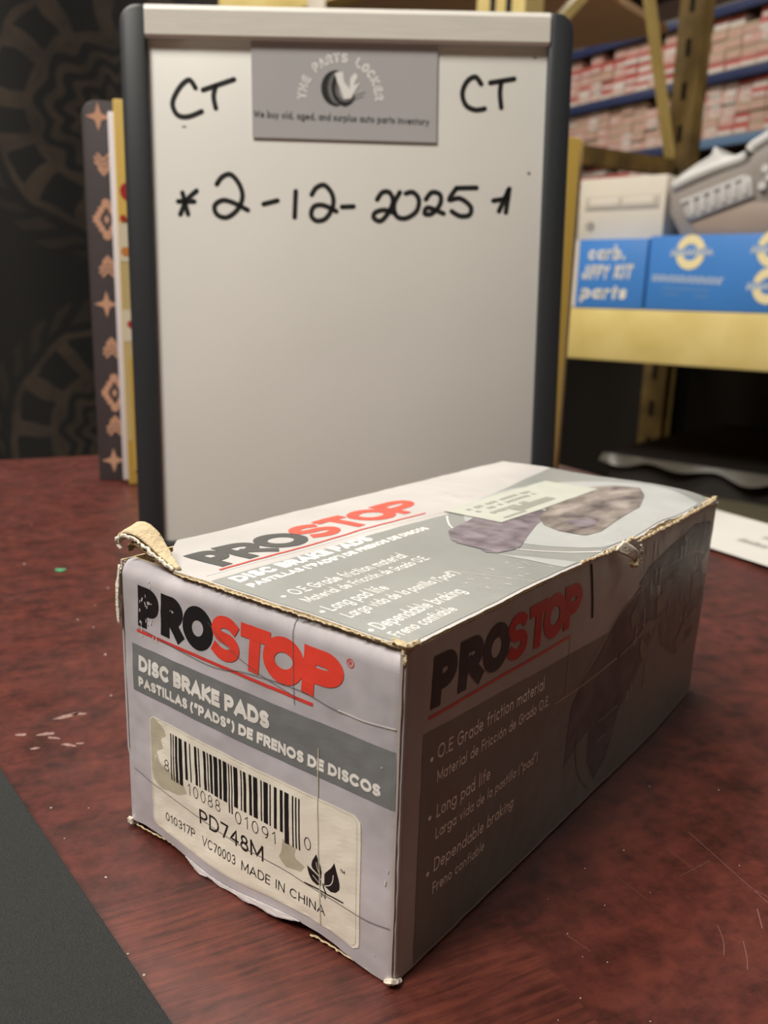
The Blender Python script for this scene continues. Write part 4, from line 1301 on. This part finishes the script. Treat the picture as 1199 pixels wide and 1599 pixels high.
def emblem(cx, cy, s):
    ring = []
    for seg in ((12, 168), (192, 348)):
        P = arc(cx, cy, 27 * s, 31 * s, seg[0], seg[1], 16) + arc(cx, cy, 14 * s, 15 * s, seg[1], seg[0], 12)
        ring += fillpoly(P, 2.0)
    bar = [[(cx - 40 * s, cy - 9 * s), (cx + 40 * s, cy - 6 * s), (cx + 42 * s, cy + 9 * s), (cx - 40 * s, cy + 6 * s)]]
    strokes = []
    rnd = random.Random(1)
    for k in range(9):
        x = cx + (-35 + 8.6 * k) * s
        strokes += ribbon([(x, cy - 5 * s + .3 * k * s), (x + 3 * s, cy + (4 + 3 * rnd.random()) * s)], 4.0 * s)
        strokes += ribbon([(x + 3 * s, cy + 4 * s), (x + 6 * s, cy - 4 * s)], 3.2 * s)
    return ring, bar, strokes


for cx, cy, s in ((78, 104, 1.0), (222, 108, 1.0), (222, 46, 1.0), (330, 104, 1.0)):
    ring, br, st = emblem(cx, cy, s)
    printed('emblem_ring', ring, cf, .5, m_blue_y, bb)
    printed('emblem_script', st, cf, .9, m_blue_p, bb)
q = []
for k in range(22):
    q += ribbon([(12 + k * 6.0, 54 - k * .25), (12 + k * 6.0, 64 - k * .25 - (k % 3))], 2.6)
    q += ribbon([(14 + k * 6.0, 55 + (k % 2) * 8 - k * .25), (17 + k * 6.0, 55 + (k % 2) * 8 - k * .25)], 2.4)
printed('small_lettering', q, cf, .5, m_blue_p, bb)
q = []
for k in range(14):
    q += ribbon([(32 + k * 6.4, 38 - k * .2), (35 + k * 6.4, 42 - k * .2)], 2.2)
    if k < 5 or k > 9:
        q += ribbon([(36 + k * 6.0, 28 - k * .2), (39 + k * 6.0, 30 - k * .2)], 2.0)
printed('small_lettering', q, cf, .5, M('blue_carton_dim', C(110, 150, 196), .5), bb)

cb, bb, w, h = carton('cream_carton', 'cream carton with a long recessed panel above the blue kit carton', 'box', -.016, .164, .045, .20, T + .2545, T + .372, m_cardb)
MB().box(.014, w - .012, -.002, .0006, .058, .084).build('recess_panel', M('carton_grey', C(188, 180, 166), .6), bb, bevel=.002)
for x in (.024, .095):
    MB().box(x, x + .062, -.0030, -.0015, .063, .079).build('panel_bar', m_cardb, bb, bevel=.0008)
printed('round_mark', disc(28, 27, 9, 18), cf, .6, M('carton_mark', C(120, 116, 108), .6), bb)
printed('round_mark', ribbon([(26, 22), (28, 32)], 3), cf, .9, m_cardb, bb)

m_case = M('case_grey', C(150, 142, 136), .4, .1, 12)
m_case_l = M('case_pale', C(206, 204, 202), .3, .08, 20)
m_case_b = M('case_brown', C(150, 132, 118), .5, .08, 12)
cs = thing('tool_case', 'grey moulded case with a pale sloping lid on the blue carton', 'case', rk(.172, .03, T + .2575), RYAW)
zf = lambda p, q, a: (p - .172, a, q - .2575)
body = [(.178, .335), (.180, .300), (.205, .2575), (.47, .2575), (.47, .48), (.40, .455), (.349, .418), (.322, .402), (.309, .383)]
MB().prism(body, 0, .20, zf).build('case_body', m_case, cs, bevel=.006)
rim = smooth_path([(.182, .346), (.214, .360), (.262, .376), (.306, .388), (.318, .404), (.345, .420), (.40, .458), (.47, .482)], 4)
mb = MB()
mb.tube([zf(p, q, .004) for p, q in rim], .0105, 8)
mb.build('lid_rim', m_case_l, cs, smooth=True)
lidp = [(.180, .345), (.186, .366), (.215, .384), (.242, .398), (.247, .414), (.262, .396), (.306, .392), (.30, .384), (.214, .358)]
MB().prism(lidp, .010, .19, zf).build('lid_flap', m_case_l, cs, bevel=.003)
pan = [(.203, .320), (.316, .358), (.326, .352), (.334, .322), (.226, .284), (.214, .292)]
pn = MB().prism(pan, -.008, .004, zf).build('label_plate', M('case_plate', C(186, 182, 180), .35, .1, 25), cs, bevel=.003)
for k in range(6):
    x = .226 + k * .018
    z = .2925 + k * .0062
    MB().prism([(x, z), (x + .007, z + .0024), (x + .001, z + .030), (x - .006, z + .0276)], -.0115, -.0075, zf).build('rib', m_case_l, pn, bevel=.001)
MB().prism([(.203, .320), (.316, .358), (.317, .352), (.206, .3135)], -.012, -.0075, zf).build('plate_edge', m_case_l, pn, bevel=.001)
MB().prism([(.226, .279), (.33, .312), (.47, .30), (.47, .2585), (.24, .2585)], -.004, .0015, zf).build('lower_panel', m_case_b, cs, bevel=.001)
for k, (x, z) in enumerate(((.348, .366), (.356, .352), (.346, .338))):
    MB().tube([zf(x, z, -.010), zf(x, z, .002)], .007, 10).build('latch_knob', m_case_l, cs)

# wrapped load under the beam
m_wrap = M('grey_plastic_film', C(104, 100, 90), .35, .3, 14)
m_darkbox = M('dark_crate', C(40, 34, 29), .7, .3, 8)
m_olive = M('olive_carton', C(92, 86, 68), .6, .12, 8)
ld = thing('wrapped_crate', 'dark crate under a grey plastic film below the yellow beam', 'crate', rk(.05, .12, 0), RYAW)
MB().box(0, 1.2, .03, .72, 0, T - .19).build('crate_body', m_darkbox, ld, bevel=.004)
def film(a, b):
    x = -.012 + a * 1.23
    k = b
    y = .022 - .016 * k + .010 * math.sin(x * 34) * k
    return (x, y, T - .186 - k * (.014 + .006 * math.sin(x * 46) + .004 * math.sin(x * 23 + 1)))
MB().grid(150, 8, film).build('plastic_film', m_wrap, ld, smooth=True)
MB().box(-.012, 1.218, .022, .74, T - .1895, T - .1855).build('crate_lid', m_darkbox, ld)
bdrop = thing('shade_backdrop', 'added black tarp hanging behind the rack below the yellow beam', 'backdrop', rk(-1.6, 1.02, 0), RYAW)  # dark sheet added in place of the deep shade under the beam
MB().grid(120, 6, lambda a, b: (a * 3.4, .015 * math.sin(a * 60) + .01 * math.sin(a * 23), .02 + b * (T + .02))).build('sheet', M('shade_black', C(24, 20, 17), .6), bdrop, smooth=True)
ol = thing('olive_carton', 'plain olive carton on the floor in front of the dark crate', 'box', rk(.13, -.40, 0), RYAW)
MB().box(0, .9, 0, .40, 0, T - .215).build('carton_body', m_olive, ol, bevel=.004)
MB().box(.42, .48, -.0006, .4006, T - .27, T - .2144).build('tape_strip', M('brown_tape', C(96, 84, 62), .3), ol)

# ------------------------------------------------------------------ far parts shelf
SX, SYW = (.831, 4.5), R(-57.3)
m_rail = M('blue_rail', C(48, 58, 96), .5, .15, 6)
m_rail2 = M('light_blue_rail', C(104, 134, 168), .5, .1, 6)
m_shelfb = M('shelf_board', C(150, 138, 120), .7, .1, 5)
m_shpost = M('shelf_post', C(48, 40, 36), .6)
shf = thing('parts_shelf', 'tall storage shelf with blue rails full of parts boxes', 'shelf', (SX[0], SX[1], 0), SYW)
LV = [.305, .555, .80, 1.045, 1.29]
XS0, XS1 = -.75, 2.0
for k, z in enumerate(LV):
    MB().box(XS0, XS1, .0, .42, T + z - .004, T + z + .010).build('shelf_board', m_shelfb, shf)
    MB().box(XS0, .67, -.014, .0, T + z - .034, T + z + .002).build('rail', m_rail, shf, bevel=.002)
    MB().box(.70, XS1, -.014, .0, T + z - .034, T + z + .002).build('rail', m_rail2 if k == 2 else m_rail, shf, bevel=.002)
for x in (XS0 - .03, .67, XS1):
    for y in (-.012, .40):
        MB().box(x, x + .03, y, y + .03, 0, T + 1.58).build('post', m_shpost, shf)
MB().box(XS0, XS1, .425, .432, T - .1, T + 1.55).build('back_panel', M('shelf_back', C(70, 54, 44), .8), shf)


def sh_w(x, y, z):
    c, s = math.cos(SYW), math.sin(SYW)
    return (SX[0] + c * x - s * y, SX[1] + s * x + c * y, z)


m_bx_w = M('parts_box_white', C(214, 204, 196), .6)
m_bx_r = M('parts_box_red', C(190, 96, 88), .6)
m_bx_p = M('parts_box_pink', C(206, 164, 152), .6)
m_bx_k = M('parts_box_kraft', C(186, 160, 138), .7)
m_bx_g = M('parts_box_green', C(60, 130, 80), .6)
m_bx_b = M('parts_box_violet', C(96, 92, 150), .6)


def parts_box_mesh(nm, w, d, h, base, band, style):
    mb = MB()
    mb.box(0, w, 0, d, 0, h, 0)
    if style == 0:
        mb.box(0, w, -.0006, 0, h * .55, h * .98, 1)
    elif style == 1:
        mb.box(0, w * .30, -.0006, 0, 0, h, 1)
        mb.box(w * .45, w * .92, -.0006, 0, h * .30, h * .62, 1)
    elif style == 2:
        mb.box(w * .08, w * .92, -.0006, 0, h * .12, h * .5, 1)
    else:
        mb.box(w * .1, w * .6, -.0006, 0, h * .55, h * .8, 1)
    o = mb.build(nm, [base, band])
    return o


W_, H_ = .0715, .0400
protos = [parts_box_mesh('parts_box', W_ - .0025, .10, H_ - .0020, m_bx_w, m_bx_r, 0), parts_box_mesh('parts_box', W_ - .0025, .10, H_ - .0020, m_bx_r, m_bx_w, 2),
          parts_box_mesh('parts_box', W_ - .0025, .10, H_ - .0020, m_bx_p, m_bx_w, 3), parts_box_mesh('parts_box', W_ - .0025, .10, H_ - .0020, m_bx_k, m_bx_p, 2),
          parts_box_mesh('parts_box', W_ - .0025, .10, H_ - .0020, m_bx_w, m_bx_p, 1)]
first = [True] * 5
KIND = ['white red-banded', 'red', 'pink', 'brown', 'white pink-striped']
ORD = ['first', 'second', 'third', 'fourth', 'fifth', 'sixth', 'seventh', 'eighth', 'ninth', 'tenth', 'eleventh', 'twelfth']
GRP = ['red banded parts boxes', 'red parts boxes', 'pink parts boxes', 'brown parts boxes', 'pink striped parts boxes']
rb = random.Random(21)


def put_box(kind, x, z, where, y=.012):
    p = protos[kind]
    if first[kind]:
        o = p
        first[kind] = False
    else:
        o = p.copy()
        COL.objects.link(o)
    o.location = sh_w(x + rb.uniform(-.0006, .0006), y + rb.uniform(0, .012), z)
    o.rotation_euler = (0, 0, SYW + rb.uniform(-.01, .01))
    tag(o, KIND[kind] + ' parts box, ' + where, 'box', GRP[kind])


def bay(x0, x1, lv, rows, weights):
    n = int((x1 - x0) / W_)
    for r_i in range(rows):
        for c_i in range(n):
            wts = weights[min(r_i, len(weights) - 1)]
            k = rb.choices(range(5), wts)[0]
            if r_i == rows - 1 and rb.random() < .15:
                continue
            left = x0 < .6
            cn = (n - 1 - c_i) if left else c_i
            where = '%s %s of the dark post, row %s up, %s far shelf' % (ORD[cn], 'left' if left else 'right', ['one', 'two', 'three', 'four', 'five'][r_i],
                                                                   {1.045: 'upper', .80: 'middle', .555: 'lower'}[lv])
            put_box(k, x0 + c_i * W_, T + lv + .0102 + r_i * H_, where)


red_row, pink_row, kraft_row, white_row = (2, 4, 1, 0, 1), (1, 2, 5, 1, 1), (0, 0, 1, 6, 1), (3, 0, 1, 0, 4)
bay(-.10, .655, 1.045, 5, [white_row, red_row, pink_row, red_row, pink_row])
bay(-.10, .655, .80, 5, [white_row, kraft_row, kraft_row, kraft_row, kraft_row])
bay(.715, 1.30, 1.045, 5, [(4, 2, 0, 0, 1), kraft_row, kraft_row, (1, 1, 1, 4, 1), (2, 2, 1, 2, 1)])
bay(.715, 1.30, .80, 5, [(2, 2, 1, 1, 2), (2, 2, 1, 1, 2), (1, 1, 1, 1, 4), (2, 1, 1, 1, 3), (2, 2, 1, 1, 2)])
bay(-.10, .655, .555, 5, [white_row, white_row, white_row, (4, 3, 1, 0, 2), (4, 3, 0, 0, 2)])
bay(.715, 1.30, .555, 4, [white_row, white_row, red_row, (4, 3, 0, 0, 2)])
for p_, f_ in zip(protos, first):
    if f_:
        bpy.data.objects.remove(p_)
tag(MB().box(0, .11, 0, .12, 0, .035).build('green_carton', m_bx_g, None, bevel=.002, loc=sh_w(.06, -.17, T + .62), rotz=SYW), 'flat green carton on the far shelf above the cream carton', 'box')

# a pale tag hanging from the upper beam
tg = thing('shelf_tag', 'pale paper tag hanging from the upper rack beam above the whiteboard', 'tag', rk(-.745, -.004, T + .70), RYAW)
MB().box(0, .058, -.0015, 0, 0, .16).build('tag_paper', m_cardb, tg, bevel=.0005)
MB().box(.004, .054, -.0024, -.0016, .052, .058).build('printed_line', m_card_g, tg)
